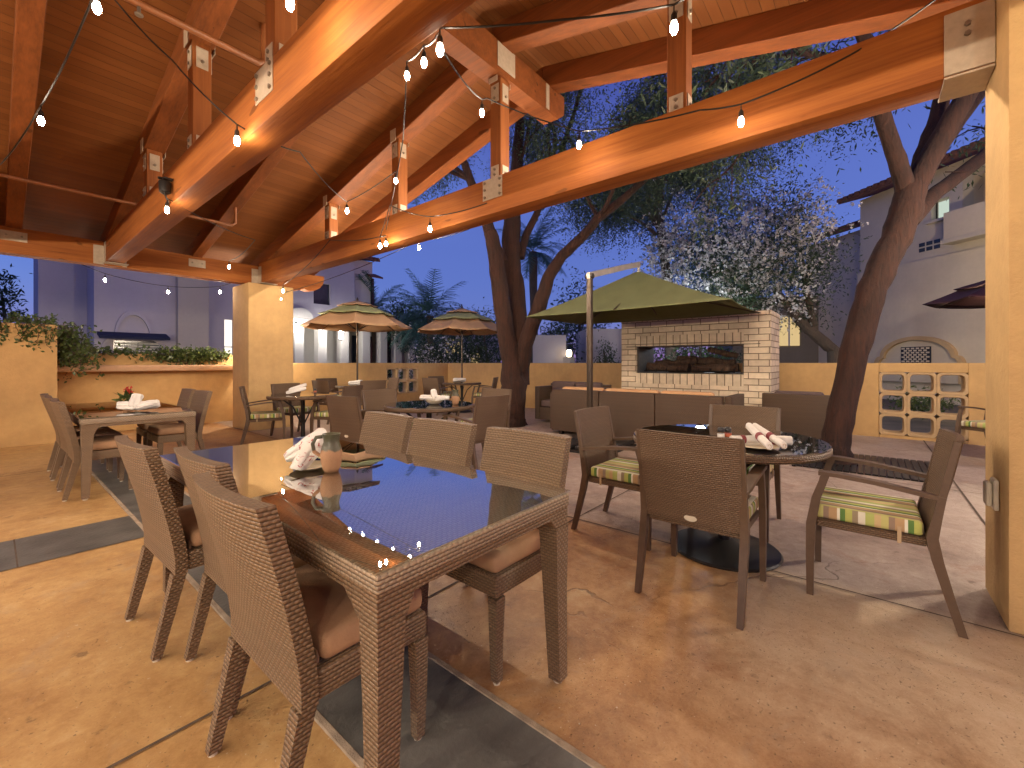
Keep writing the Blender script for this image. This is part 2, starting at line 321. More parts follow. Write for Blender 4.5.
# ---------------------------------------------------------------- mesh builder
class MB:
    def __init__(s): s.bm = bmesh.new()
    def hexa(s, p, bev=0.0, seg=1):
        """8 corners: bottom ring 0-3, top ring 4-7"""
        v = [s.bm.verts.new(q) for q in p]
        fs = [s.bm.faces.new([v[i] for i in f]) for f in ((3, 2, 1, 0), (4, 5, 6, 7), (0, 1, 5, 4), (1, 2, 6, 5), (2, 3, 7, 6), (3, 0, 4, 7))]
        if bev:
            es = list({e for f in fs for e in f.edges})
            bmesh.ops.bevel(s.bm, geom=es, offset=bev, segments=seg, profile=0.5, affect='EDGES', clamp_overlap=True)
        return s
    def box(s, x0, x1, y0, y1, z0, z1, bev=0.0, seg=1, mat=None):
        p = [(x0, y0, z0), (x1, y0, z0), (x1, y1, z0), (x0, y1, z0), (x0, y0, z1), (x1, y0, z1), (x1, y1, z1), (x0, y1, z1)]
        if mat: p = [mat @ Vector(q) for q in p]
        return s.hexa(p, bev, seg)
    def loft(s, loops, cap=True, closed=True):
        L = [[s.bm.verts.new(q) for q in lp] for lp in loops]
        n = len(L[0])
        for a, b in zip(L, L[1:]):
            for i in range(n if closed else n - 1):
                j = (i + 1) % n
                s.bm.faces.new((a[i], a[j], b[j], b[i]))
        if cap and closed:
            s.bm.faces.new(L[0][::-1]); s.bm.faces.new(L[-1])
        return s
    def legs(s, levels):
        """rectangular post through (x,y,z,hx,hy) levels"""
        return s.loft([[(x - a, y - b, z), (x + a, y - b, z), (x + a, y + b, z), (x - a, y + b, z)] for x, y, z, a, b in levels])
    def tube(s, pts, r, n=8, cap=True):
        pts = [Vector(p) for p in pts]; rr = r if hasattr(r, '__len__') else [r] * len(pts)
        loops = []; up = Vector((0.13, 0.29, 0.95)).normalized(); prev = None
        for i, p in enumerate(pts):
            d = (pts[min(i + 1, len(pts) - 1)] - pts[max(i - 1, 0)]).normalized()
            if prev is None:
                a = d.cross(up)
                if a.length < 0.1: a = d.cross(Vector((1, 0, 0)))
            else: a = prev - d * prev.dot(d)
            a.normalize(); prev = a; b = d.cross(a)
            loops.append([p + (a * math.cos(2 * PI * k / n) + b * math.sin(2 * PI * k / n)) * rr[i] for k in range(n)])
        return s.loft(loops, cap)
    def lathe(s, prof, n=24, c=(0, 0, 0), cap=True, off=0.0):
        return s.loft([[(c[0] + r * math.cos(2 * PI * k / n + off), c[1] + r * math.sin(2 * PI * k / n + off), c[2] + z) for k in range(n)] for r, z in prof], cap)
    def poly(s, pts, d):
        """extrude polygon pts by vector d"""
        d = Vector(d); return s.loft([[Vector(p) for p in pts], [Vector(p) + d for p in pts]])
    def quad(s, a, b, c, d):
        s.bm.faces.new([s.bm.verts.new(q) for q in (a, b, c, d)]); return s
    def build(s, name, mat, parent=None, smooth=False, uv='box', angle=40):
        bm = s.bm; bmesh.ops.recalc_face_normals(bm, faces=bm.faces[:])
        lay = bm.loops.layers.uv.new('UVMap')
        for f in bm.faces:
            n = f.normal; ax = max(range(3), key=lambda i: abs(n[i]))
            for l in f.loops:
                c = l.vert.co
                if ax == 2: l[lay].uv = (c.y, c.x) if uv == 'stripe' else (c.x, c.y)
                elif ax == 1: l[lay].uv = (c.x, c.z)
                else: l[lay].uv = (c.y, c.z)
            f.smooth = smooth
        if smooth:
            for e in bm.edges:
                if len(e.link_faces) == 2 and e.calc_face_angle(0) > R(angle): e.smooth = False
        me = bpy.data.meshes.new(name); bm.to_mesh(me); bm.free(); me.materials.append(mat)
        o = bpy.data.objects.new(name, me); COL.objects.link(o)
        if parent: o.parent = parent
        return o
def tag(o, label, cat, group=None):
    o['label'] = label; o['category'] = cat
    if group: o['group'] = group
    return o
def thing(name, label, cat, loc=(0, 0, 0), rz=0.0, group=None):
    o = bpy.data.objects.new(name, None); COL.objects.link(o); o.empty_display_size = 0.1
    o.location = loc; o.rotation_euler = (0, 0, rz); return tag(o, label, cat, group)
KIDS = {}
def copy_tree(o, parent=None):
    c = o.copy(); COL.objects.link(c)
    if parent: c.parent = parent
    for ch in list(o.children): copy_tree(ch, c)
    return c
def dup(o, loc, rz, label):
    c = copy_tree(o); c.location = loc; c.rotation_euler = (0, 0, rz); c['label'] = label; return c
def struct(o): o['kind'] = 'structure'; return o
def leaves(name, C, size, mat, parent=None, seed=1, aspect=0.35, droop=0.0, jit=0.4, flat=0.0):
    """many small leaf faces at points C; droop: lean of the leaf axis towards the ground"""
    r = np.random.default_rng(seed); C = np.asarray(C, float); n = len(C)
    d = r.normal(size=(n, 3)); d[:, 2] = d[:, 2] * (1 - flat) - droop; d /= np.linalg.norm(d, axis=1)[:, None] + 1e-9
    t = np.cross(d, r.normal(size=(n, 3))); t /= np.linalg.norm(t, axis=1)[:, None] + 1e-9
    L = size * (1 + jit * r.uniform(-1, 1, n))[:, None]; W = L * aspect * 0.5
    V = np.empty((n, 4, 3)); V[:, 0] = C; V[:, 1] = C + d * L * 0.45 + t * W; V[:, 2] = C + d * L; V[:, 3] = C + d * L * 0.45 - t * W
    me = bpy.data.meshes.new(name)
    me.vertices.add(n * 4); me.vertices.foreach_set('co', V.reshape(-1))
    me.loops.add(n * 4); me.loops.foreach_set('vertex_index', np.arange(n * 4, dtype=np.int32))
    me.polygons.add(n); me.polygons.foreach_set('loop_start', np.arange(0, n * 4, 4, dtype=np.int32))
    try: me.polygons.foreach_set('loop_total', np.full(n, 4, dtype=np.int32))
    except Exception: pass
    me.update(calc_edges=True); me.validate(); me.materials.append(mat)
    o = bpy.data.objects.new(name, me); COL.objects.link(o)
    if parent: o.parent = parent
    return o
def sprays(name, anchors, per, L, mat, parent, seed, leaflets=9, size=.05, droop=.6, rad=.12, aspect=.3):
    """feathery leaves: rows of small leaflets along short drooping stalks"""
    r = np.random.default_rng(seed); A = np.array([tuple(a[0]) for a in anchors]); n = len(A) * per
    P = np.repeat(A, per, axis=0) + r.normal(size=(n, 3)) * rad
    d = r.normal(size=(n, 3)); d[:, 2] = d[:, 2] * .7 - droop; d /= np.linalg.norm(d, axis=1)[:, None]
    LL = L * r.uniform(.6, 1.3, n)[:, None]; pts = []
    for k in range(leaflets):
        t = (k + .5) / leaflets; q = P + d * LL * t; q[:, 2] -= .25 * LL[:, 0] * t * t; pts.append(q + r.normal(size=(n, 3)) * .012)
    return leaves(name, np.concatenate(pts), size, mat, parent, seed + 1, aspect, .25, .4)
def grow(mb, p, d, r, length, depth, out, rs, spread=0.6, lift=0.15, droop_end=0.0, kids=(2, 3)):
    """recursive branching; collects twig points in out"""
    n = 4; pts = [p]; q = Vector(p); dd = Vector(d).normalized()
    for i in range(n):
        dd = (dd + Vector((rs.gauss(0, .16), rs.gauss(0, .16), rs.gauss(0, .10) + lift * .3 - (droop_end if depth == 0 else 0)))).normalized()
        q = q + dd * (length / n); pts.append(q.copy())
        if depth <= 1: out.append((q.copy(), dd.copy()))
    mb.tube(pts, [max(0.004, r * (1 - 0.45 * i / n)) for i in range(n + 1)], 6 if r > 0.03 else 4, cap=False)
    if depth > 0:
        for k in range(rs.randint(*kids)):
            ax = Vector((rs.gauss(0, 1), rs.gauss(0, 1), rs.gauss(0, .6))).normalized()
            nd = (dd + ax * spread).normalized()
            st = pts[rs.randint(2, n)]
            grow(mb, st, nd, r * 0.55, length * rs.uniform(.6, .85), depth - 1, out, rs, spread, lift, droop_end, kids)
def around(anchors, per, rad, seed, down=0.0):
    r = np.random.default_rng(seed); A = np.array([tuple(a[0]) for a in anchors])
    C = np.repeat(A, per, axis=0) + r.normal(size=(len(A) * per, 3)) * rad
    C[:, 2] -= np.abs(r.normal(size=len(C))) * down
    return C
BULB_S, BULB_S2, BULB_S3, BULB_S4, BULB_C, SKY_S, SKY_A, SKY_B, SKY_F, SUN_EL, SUN_ROT, EXPO = 95.0, 2350.0, 430.0, 180.0, (1.0, .83, .62), 0.15, (3.8, .95, .86), (5.0, 1.2, 1.0), (.26, .35, 1.2), 3.0, 150, 1.7
# ---------------------------------------------------------------- ground
b = MB(); b.box(-160, 260, -200, 220, -0.5, -0.03); struct(b.build('ground', M['ground']))
b = MB(); b.box(-7, 9.55, -9, 10.6, -0.2, 0.0); struct(b.build('patio_floor', M['floor']))
b = MB(); b.quad((.735, -5, .004), (1.165, -5, .004), (1.165, 9.6, .004), (.735, 9.6, .004)); struct(b.build('slate_path', M['slate']))
b = MB(); b.quad((-7, 3.93, .004), (.71, 3.93, .004), (.71, 4.57, .004), (-7, 4.57, .004)); struct(b.build('slate_path', M['slate']))
b = MB()
for x in (.722, 1.172): b.box(x - .013, x + .013, -5, 9.6, -.01, .007, .003)
struct(b.build('path_edge', M['edge']))
b = MB()
for (x0, x1, y0, y1) in ((-7, .705, 1.765, 1.777), (1.19, 9.4, 1.765, 1.777), (2.95, 9.4, -.705, -.69), (2.93, 2.942, -6, 9.6), (.1, .108, 3.93, 4.57), (-.9, -.892, 3.93, 4.57),
                         (-1.9, -1.892, 3.93, 4.57), (5.9, 5.912, -6, 10.4), (1.19, 9.4, 5.2, 5.212), (-7, .705, 7.2, 7.212)):
    b.quad((x0, y0, .005), (x1, y0, .005), (x1, y1, .005), (x0, y1, .005))
struct(b.build('floor_joint', M['joint']))

# ---------------------------------------------------------------- pavilion
pav = thing('pavilion', 'open timber pavilion with plank ceiling and heavy stained beams on ochre stucco columns', 'pavilion', (0, 0, 0))
SL, RY, RB = 0.235, 2.9, 4.42
rz = lambda y: RB - SL * abs(y - RY)
b = MB(); b.box(2.96, 3.75, 8.6, 9.4, 0, 2.69, .012, 2); b.build('column', M['ochre_pale'], pav, True)
b = MB(); b.box(2.96, 3.46, -1.28, -.5, 0, 3.45, .012, 2); colr = b.build('column', M['ochre_pale'], pav, True)
b = MB(); b.box(-4.1, -3.3, 8.6, 9.4, 0, 2.69, .012, 2); b.build('column', M['ochre_pale'], pav, True)
def beam(name, mat, x0, x1, y0, y1, z0, z1):
    b = MB(); b.box(x0, x1, y0, y1, z0, z1, .008, 2); return b.build(name, mat, pav, True)
beam('tie_beam', M['beam_y'], 1.085, 1.285, -4, 8.79, 2.73, 3.085)
beam('tie_beam', M['beam_y'], 3.2, 3.42, -.495, 8.79, 2.73, 3.09)
beam('tie_beam', M['beam_y'], -1.03, -.83, -4, 8.79, 2.73, 3.085)
# rear eave beam with a scalloped tail past the corner column
pts = [(-5, 2.695), (3.95, 2.695), (4.05, 2.74), (4.12, 2.71), (4.25, 2.72), (4.37, 2.79), (4.44, 2.88), (4.46, 2.96), (4.46, 3.045), (-5, 3.045)]
b = MB(); b.poly([(x, 8.8, z) for x, z in pts], (0, .22, 0)); b.build('eave_beam', M['beam_x'], pav)
# ridge beam, its tail, intermediate rafters, barge rafters
b = MB(); b.poly([(-5, RY - .1, 4.1), (4.25, RY - .1, 4.1), (4.38, RY - .1, 4.2), (4.38, RY - .1, 4.415), (-5, RY - .1, 4.415)], (0, .2, 0)); b.build('ridge_beam', M['rafter'], pav)
for X in (-1.84, -.93, .2, 1.185, 2.24, 3.31, 4.16):
    for s in (-1, 1):
        ye = 9.75 if s > 0 else -4.2; w = .075 if X in (.2, 2.24, -1.84) else .095
        lo = [(X - w, RY + s * .004, RB), (X + w, RY + s * .004, RB), (X + w, ye, rz(ye)), (X - w, ye, rz(ye))]
        b = MB(); b.hexa(lo + [(p[0], p[1], p[2] + .24) for p in lo], .006); b.build('rafter', M['rafter'], pav)
for s in (-1, 1):
    ye = 9.95 if s > 0 else -4.4
    lo = [(-5, RY, RB + .242), (4.5, RY, RB + .242), (4.5, ye, rz(ye) + .242), (-5, ye, rz(ye) + .242)]
    b = MB(); b.hexa(lo + [(p[0], p[1], p[2] + .09) for p in lo]); b.build('roof_deck', M['planks'], pav)
PY = (1.09, 2.89, 4.58, 6.3)
def plate(pts_box, parent=pav, bolts=()):
    b = MB(); b.box(*pts_box, .002); o = b.build('steel_plate', M['plate'], parent)
    if bolts:
        for (p, ax) in bolts:
            mb = MB(); d = Vector(ax); q = Vector(p); mb.tube([q, q + d * .012], .014, 6); mb.build('bolt', M['bolt'], o)
    return o
for X0, X1 in ((1.085, 1.285), (3.2, 3.42)):
    xc = (X0 + X1) / 2
    for y in PY:
        top = 4.098 if y == 2.89 else rz(y) + .03
        b = MB(); b.box(xc - .07, xc + .07, y - .07, y + .07, 3.08, top, .005); b.build('king_post' if y == 2.89 else 'post', M['post'], pav)
        # joint plates at post head and foot, on both broad faces
        for (za, zb) in ((3.087, 3.22), (top - .24, top - .06)):
            for sx in (-1, 1):
                xx = xc + sx * .072
                plate((min(xx, xx + sx * .006), max(xx, xx + sx * .006), y - .052, y + .052, za, zb), bolts=(((xx + sx * .006, y, za + .04), (sx, 0, 0)), ((xx + sx * .006, y, zb - .04), (sx, 0, 0))))
            for sy in (-1, 1):
                yy = y + sy * .072
                plate((xc - .045, xc + .045, min(yy, yy + sy * .006), max(yy, yy + sy * .006), za, zb), bolts=(((xc, yy + sy * .006, za + .06), (0, sy, 0)),))
        # angle plates tying post head to rafter
        for sx in (-1, 1):
            xx = xc + sx * .098; k = SL if y < RY else -SL
            p = [(xx, y - .055, top - .05), (xx, y + .055, top - .05), (xx, y + .055, top + .1), (xx, y - .055, top + .1)]
            b = MB(); b.poly(p, (sx * .006, 0, 0)); b.build('steel_plate', M['plate'], pav)
    y = 2.89
    plate((X0 - .007, X0 - .001, y - .13, y + .13, 2.875, 3.083), bolts=[((X0 - .007, y + a, z), (-1, 0, 0)) for a in (-.1, .1) for z in (2.905, 2.98, 3.05)])
    # hanger where the tie beam meets the eave beam
    plate((X0 - .12, X0 - .003, 8.785, 8.797, 2.70, 2.98)); plate((X1 + .003, X1 + .05, 8.785, 8.797, 2.70, 2.98))
    plate((X0 - .008, X0 - .002, 8.66, 8.784, 2.72, 3.03)); plate((X0 - .02, X1 + .05, 8.62, 8.784, 2.712, 2.726))
for X in (.2, 2.24): plate((X - .12, X + .12, 8.788, 8.797, 2.86, 2.99), bolts=[((X + a, 8.788, 2.93), (0, -1, 0)) for a in (-.07, .07)])
# saddle on the corner column
sd = plate((3.188, 3.198, -.497, -.315, 2.735, 3.055), bolts=[((3.188, -.40, 2.97), (-1, 0, 0)), ((3.188, -.40, 2.92), (-1, 0, 0))])
plate((3.188, 3.45, -.497, -.315, 2.716, 2.728))
# bracket plates of the outer rafter on the ridge tail
for sy in (-1, 1): plate((4.0, 4.062, RY + sy * .103 - .004, RY + sy * .103 + .004, 4.12, 4.40))
plate((3.17, 3.44, RY - .108, RY - .102, 4.16, 4.4)); plate((3.17, 3.44, RY + .102, RY + .108, 4.16, 4.4))
# sprinkler pipes
for (x0, x1, y, z, r) in ((-4, 1.6, 4.28, 3.97, .026), (-4, 2.24, 7.0, 3.2, .02)):
    b = MB(); b.tube([(x0, y, z), (x1 - .04, y, z), (x1, y, z + .04), (x1, y, rz(y) + .26)], r, 12); o = b.build('sprinkler_pipe', M['pipe'], pav, True)
    for xs in (.72,) if y < 5 else (): 
        b = MB(); b.lathe([(.012, 0), (.012, -.05), (.028, -.055), (.026, -.065), (.004, -.07)], 12, (xs, y, z - r)); b.build('sprinkler_head', M['bolt'], o, True)
# small flood lamp fixed on the left tie beam
fl = thing('flood_lamp', 'small black flood lamp clamped on top of the left tie beam', 'lamp', tuple(cw(165, 188, 3.98)))
b = MB(); b.lathe([(.02, -.06), (.045, -.04), (.05, .05), (.044, .06)], 14); b.build('housing', M['dark'], fl, True)
b = MB(); b.tube([(0, 0, -.06), (.03, .02, -.12), (.03, .02, -.16)], .008); b.build('bracket', M['dark'], fl)
b = MB(); b.box(-.02, .05, -.06, .0, .07, .085); b.tube([(-.05, 0, .08), (.09, .02, .1)], .012); b.build('mount', M['dark'], fl)
# outlet on the corner column
ot = thing('weatherproof_outlet', 'ivory weatherproof outlet box on the inner face of the right corner column', 'outlet', (3.15, -.497, .585))
b = MB(); b.box(-.045, .045, -.0, .02, -.075, .075, .008, 2); b.build('box', M['plastic'], ot, True)
b = MB(); b.box(-.038, .038, .021, .045, -.06, .06, .012, 2); b.build('cover', M['plastic'], ot, True)

# ---------------------------------------------------------------- boundary walls
w = thing('garden_wall', 'taller ochre stucco pier wall at the far left under ivy', 'wall', (0, 0, 0))
b = MB(); b.box(-6.5, .66, 9.66, 10.62, -.1, 1.82, .02, 2); b.build('wall', M['ochre'], w, True)
w = thing('garden_wall', 'low ochre wall with a stone ledge behind the left dining table', 'wall')
b = MB(); b.box(.663, 4.2, 10.45, 10.65, -.1, 1.40, .015, 2); b.build('wall', M['ochre'], w, True)
b = MB(); b.box(.664, 3.4, 10.08, 10.447, 1.08, 1.19, .02, 3); b.build('ledge', M['ledge'], w, True)
def block(w, c, ax, s, dep):
    """one hollow breeze block with a rounded opening; ax: 0 = wall runs along x, 1 = along y"""
    def ring(h, k, d):
        out = []
        for i in range(32):
            a = 2 * PI * (i + .5) / 32; cx, cz = math.cos(a), math.sin(a)
            m = (abs(cx) ** k + abs(cz) ** k) ** (-1 / k)
            u, v = cx * m * h, cz * m * h
            out.append((c[0] + u, c[1] + d, c[2] + v) if ax == 0 else (c[0] + d, c[1] + u, c[2] + v))
        return out
    b = MB(); o_, i_ = s / 2 - .002, s / 2 - .040
    L = [ring(o_, 14, -dep / 2), ring(i_ + .008, 6, -dep / 2), ring(i_, 6, -dep / 2 + .012), ring(i_, 6, dep / 2 - .012), ring(i_ + .008, 6, dep / 2), ring(o_, 14, dep / 2)]
    b.loft(L + [L[0]], cap=False); bmesh.ops.remove_doubles(b.bm, verts=b.bm.verts[:], dist=.0005)
    return b.build('breeze_block', M['block'], w, True)
w = thing('garden_wall', 'ochre boundary wall with two rows of breeze blocks behind the umbrella tables', 'wall')
WX0, WX1 = 7.1, 8.22
for bx in ((4.203, WX0, 10.45, 10.65, -.1, 1.23), (WX1, 9.6, 10.45, 10.65, -.1, 1.23), (WX0 + .001, WX1 - .001, 10.451, 10.649, 1.085, 1.23), (WX0 + .001, WX1 - .001, 10.451, 10.649, -.1, .34)):
    b = MB(); b.box(*bx, .006); b.build('wall', M['ochre'], w)
n = 3; s = (WX1 - WX0) / 3
for i in range(3):
    for j in range(2): block(w, (WX0 + (i + .5) * s, 10.55, .34 + (j + .5) * s), 0, s, .215)
w = thing('garden_wall', 'long ochre boundary wall with three rows of breeze blocks by the right tree', 'wall')
Y0, Y1 = -1.19, -.16; s = (Y1 - Y0) / 3
for bx in ((9.4, 9.6, Y1, 10.445, -.1, 1.23), (9.4, 9.6, -3.6, Y0, -.1, 1.23), (9.401, 9.599, Y0 + .001, Y1 - .001, .05 + 3 * s, 1.23), (9.401, 9.599, Y0 + .001, Y1 - .001, -.1, .05)):
    b = MB(); b.box(*bx, .006); b.build('wall', M['ochre'], w)
for i in range(3):
    for j in range(3): block(w, (9.565, Y0 + (i + .5) * s, .05 + (j + .5) * s), 1, s, .35)

# ---------------------------------------------------------------- fireplace
fp = thing('outdoor_fireplace', 'wide tan brick see-through fireplace behind the lounge sofa', 'fireplace')
FX0, FX1, FY0, FY1, FT = 8.2, 9.1, 1.22, 3.86, 2.04
OY0, OY1, OZ0, OZ1 = 1.62, 3.55, 1.03, 1.56
for bx in ((FX0, FX1, FY0, OY0, -.05, FT), (FX0, FX1, OY1, FY1, -.05, FT), (FX0 + .001, FX1 - .001, OY0, OY1, -.05, OZ0 - .2), (FX0 + .001, FX1 - .001, OY0, OY1, OZ1 + .2, FT - .001)):
    b = MB(); b.box(*bx); b.build('brick_body', M['brick'], fp)
for (z0, z1) in ((OZ0 - .2, OZ0), (OZ1, OZ1 + .2)):
    b = MB(); b.box(FX0 - .002, FX1 + .002, OY0 + .001, OY1 - .001, z0 + .001, z1 - .001); b.build('soldier_course', M['soldier'], fp)
b = MB(); b.box(FX0 - .01, FX1 + .01, FY0 - .012, FY1 + .012, FT, FT + .07, .008); b.build('coping', M['brick'], fp)
b = MB(); b.box(FX0 + .05, FX1 - .05, OY0 + .002, OY1 - .002, OZ0 + .001, OZ0 + .02); b.box(FX0 + .05, FX1 - .05, OY0 + .002, OY0 + .03, OZ0 + .021, OZ1 - .002)
b.box(FX0 + .05, FX1 - .05, OY1 - .03, OY1 - .002, OZ0 + .021, OZ1 - .002); b.box(FX0 - .004, FX0 + .04, OY0 - .25, OY1 + .2, OZ1 - .012, OZ1 + .0); b.build('firebox', M['soot'], fp)
rs = random.Random(3)
for i, (y0, y1, x, z, r, t) in enumerate(((1.75, 2.55, 8.45, 1.13, .08, 0), (2.6, 3.42, 8.47, 1.13, .085, .03), (1.85, 2.9, 8.7, 1.24, .075, .08), (2.5, 3.3, 8.62, 1.27, .07, -.06), (1.8, 2.3, 8.6, 1.36, .055, .12))):
    b = MB(); k = 7; pts = [(x + rs.gauss(0, .012), y0 + (y1 - y0) * q / k, z + t * q / k + rs.gauss(0, .01)) for q in range(k + 1)]
    b.tube(pts, [r * rs.uniform(.85, 1.1) for _ in pts], 10); b.build('log', M['log'], fp, True)
b = MB(); b.tube([(8.36, 1.72, 1.075), (8.36, 3.45, 1.075)], .012)
for q in range(9): b.tube([(8.33, 1.8 + q * .2, 1.055), (8.36, 1.8 + q * .2, 1.12), (8.8, 1.8 + q * .2, 1.08)], .01, 6)
b.build('grate', M['dark'], fp)

# ---------------------------------------------------------------- lounge furniture
def cushion(b, x0, x1, y0, y1, z0, z1, r=.03, puff=.0):
    b.box(x0, x1, y0, y1, z0, z1, r, 3); return b
sf = thing('sectional_sofa', 'long brown wicker sofa seen from behind with peach back cushions, facing the fireplace', 'sofa', (6.26, 1.5, 0))
for i in range(3):
    y0 = i * .924; b = MB(); b.box(0, .14, y0 + .004, y0 + .918, .06, .775, .012, 2); o = b.build('back_panel', M['wicker_sofa'], sf, True)
    b = MB(); b.box(.142, .86, y0 + .006, y0 + .916, .06, .30, .01); b.build('base', M['wicker_sofa'], sf)
    b = MB(); cushion(b, .15, .86, y0 + .01, y0 + .91, .302, .44); b.build('seat_cushion', M['peach'], sf, True)
    b = MB(); cushion(b, .145, .30, y0 + .01 + (.14 if i == 0 else 0), y0 + .91 - (.1 if i == 2 else 0), .442, .815, .05); b.build('back_cushion', M['peach'], sf, True)
b = MB(); b.box(.10, .87, -.10, -.002, .06, .775, .012, 2); b.build('arm', M['wicker_sofa'], sf, True)
b = MB(); b.box(.12, .87, 2.78, 2.88, .06, .70, .012, 2); b.build('arm', M['wicker_sofa'], sf, True)
for (x, y) in ((.07, .1), (.07, 2.6), (.8, .1), (.8, 2.6)):
    b = MB(); b.box(x - .03, x + .03, y - .03, y + .03, 0, .062); b.build('foot', M['dark'], sf)
ls = thing('loveseat', 'dark wicker loveseat with plum cushions partly hidden behind the long sofa', 'loveseat', (7.27, 3.95, 0))
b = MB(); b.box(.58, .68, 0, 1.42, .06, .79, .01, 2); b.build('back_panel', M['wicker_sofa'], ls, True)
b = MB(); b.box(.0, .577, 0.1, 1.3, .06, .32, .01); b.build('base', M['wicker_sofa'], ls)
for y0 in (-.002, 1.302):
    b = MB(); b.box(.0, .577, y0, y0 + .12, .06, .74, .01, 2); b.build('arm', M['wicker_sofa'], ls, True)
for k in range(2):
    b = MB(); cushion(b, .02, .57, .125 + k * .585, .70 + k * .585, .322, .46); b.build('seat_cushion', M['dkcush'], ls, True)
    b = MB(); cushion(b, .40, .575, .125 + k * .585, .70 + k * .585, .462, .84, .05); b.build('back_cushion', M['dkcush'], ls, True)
lc = thing('lounge_chair', 'dark wicker lounge chair with plum cushions left of the trunk, its back turned', 'lounge chair', (7.6, .33, 0))
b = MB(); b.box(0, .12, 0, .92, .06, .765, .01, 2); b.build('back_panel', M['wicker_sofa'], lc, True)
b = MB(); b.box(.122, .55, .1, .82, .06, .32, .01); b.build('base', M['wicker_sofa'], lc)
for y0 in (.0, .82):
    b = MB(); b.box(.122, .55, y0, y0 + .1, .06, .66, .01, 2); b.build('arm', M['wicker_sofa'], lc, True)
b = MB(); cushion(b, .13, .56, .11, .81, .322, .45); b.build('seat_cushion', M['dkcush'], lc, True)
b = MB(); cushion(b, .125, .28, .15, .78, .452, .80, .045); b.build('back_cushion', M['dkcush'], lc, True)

# ---------------------------------------------------------------- dining chairs and tables
def make_dining_chair(label):
    t = thing('dining_chair', label, 'chair', group='woven dining chairs')
    W = .252; TH = .045
    # backrest: a leaning slab, bowed in plan
    cx = lambda z: -.165 - .105 * max(0, (z - .40) / .48) ** 1.25
    bow = lambda y, z: -.028 * (1 - (y / W) ** 2) * max(0, min(1, (z - .34) / .4))
    NU, NV = 10, 9; zs = [.335 + (.885 - .335) * i / NV for i in range(NV + 1)]; ys = [-W + 2 * W * j / NU for j in range(NU + 1)]
    b = MB(); loops = []
    for z in zs:
        zz = lambda y: z
        front = [(cx(z) + bow(y, z) + TH / 2, y, z) for y in ys]; back = [(cx(z) + bow(y, z) - TH / 2, y, z) for y in ys[::-1]]
        loops.append(front + back)
    b.loft(loops); b.build('backrest', M['wicker'], t, True, angle=50)
    b = MB(); b.box(-.142, .225, -.245, .245, .335, .415, .012, 2); b.build('seat_frame', M['wicker'], t, True)
    b = MB(); b.box(-.125, .222, -.240, .240, .418, .495, .028, 3); c = b.build('seat_cushion', M['seat'], t, True)
    b = MB(); b.box(-.128, -.12, -.21, -.19, .34, .45); b.box(.2235, .2262, -.03, -.012, .38, .45); b.build('tie_strap', M['strap'], c)
    for sy in (-1, 1):
        b = MB(); y = sy * .227
        b.legs([(-.245, y, .012, .017, .017), (-.205, y, .18, .021, .020), (-.170, y, .334, .024, .024)]); l = b.build('leg', M['wicker'], t)
        b = MB(); b.lathe([(.014, 0), (.014, .0125)], 8, (-.245, y, 0)); b.build('foot', M['plastic'], l)
        b = MB(); b.legs([(.200, y, .012, .016, .016), (.203, y, .18, .020, .019), (.200, y, .334, .025, .022)]); l = b.build('leg', M['wicker'], t)
        b = MB(); b.lathe([(.014, 0), (.014, .0125)], 8, (.20, y, 0)); b.build('foot', M['plastic'], l)
    return t
DC = make_dining_chair('woven chair nearest the viewer at the big glass table, its back filling the lower left')
dc_list = [
    (.69, 1.36, 0, None), (.77, 1.935, 0, 'middle of the three woven chairs along the left side of the big glass table'),
    (.675, 2.50, 0, 'woven chair at the far left corner of the big glass table, seen almost edge on'),
    (1.44, 1.32, 180, 'woven chair facing us across the big glass table, nearest its right corner'),
    (1.44, 1.93, 180, 'middle woven chair on the far side of the big glass table'),
    (1.44, 2.50, 180, 'woven chair on the far side of the big glass table, farthest from us'),
    (.665, 5.73, 0, 'woven chair on the left side of the back dining table, nearest us'),
    (.665, 6.34, 0, 'middle woven chair on the left side of the dining table by the ledge wall'),
    (.665, 6.95, 0, 'woven chair on the left side of the back dining table, nearest the ledge wall'),
    (1.40, 6.30, 180, 'woven chair on the right side of the flower-pot table, nearer us'),
    (1.40, 6.93, 180, 'woven chair on the right side of the flower-pot table, nearer the ledge wall')]
for i, (x, y, a, lab) in enumerate(dc_list):
    if i == 0: DC.location = (x, y, 0)
    else: dup(DC, (x, y, 0), R(a + (i * 37 % 5 - 2) * .8), lab)

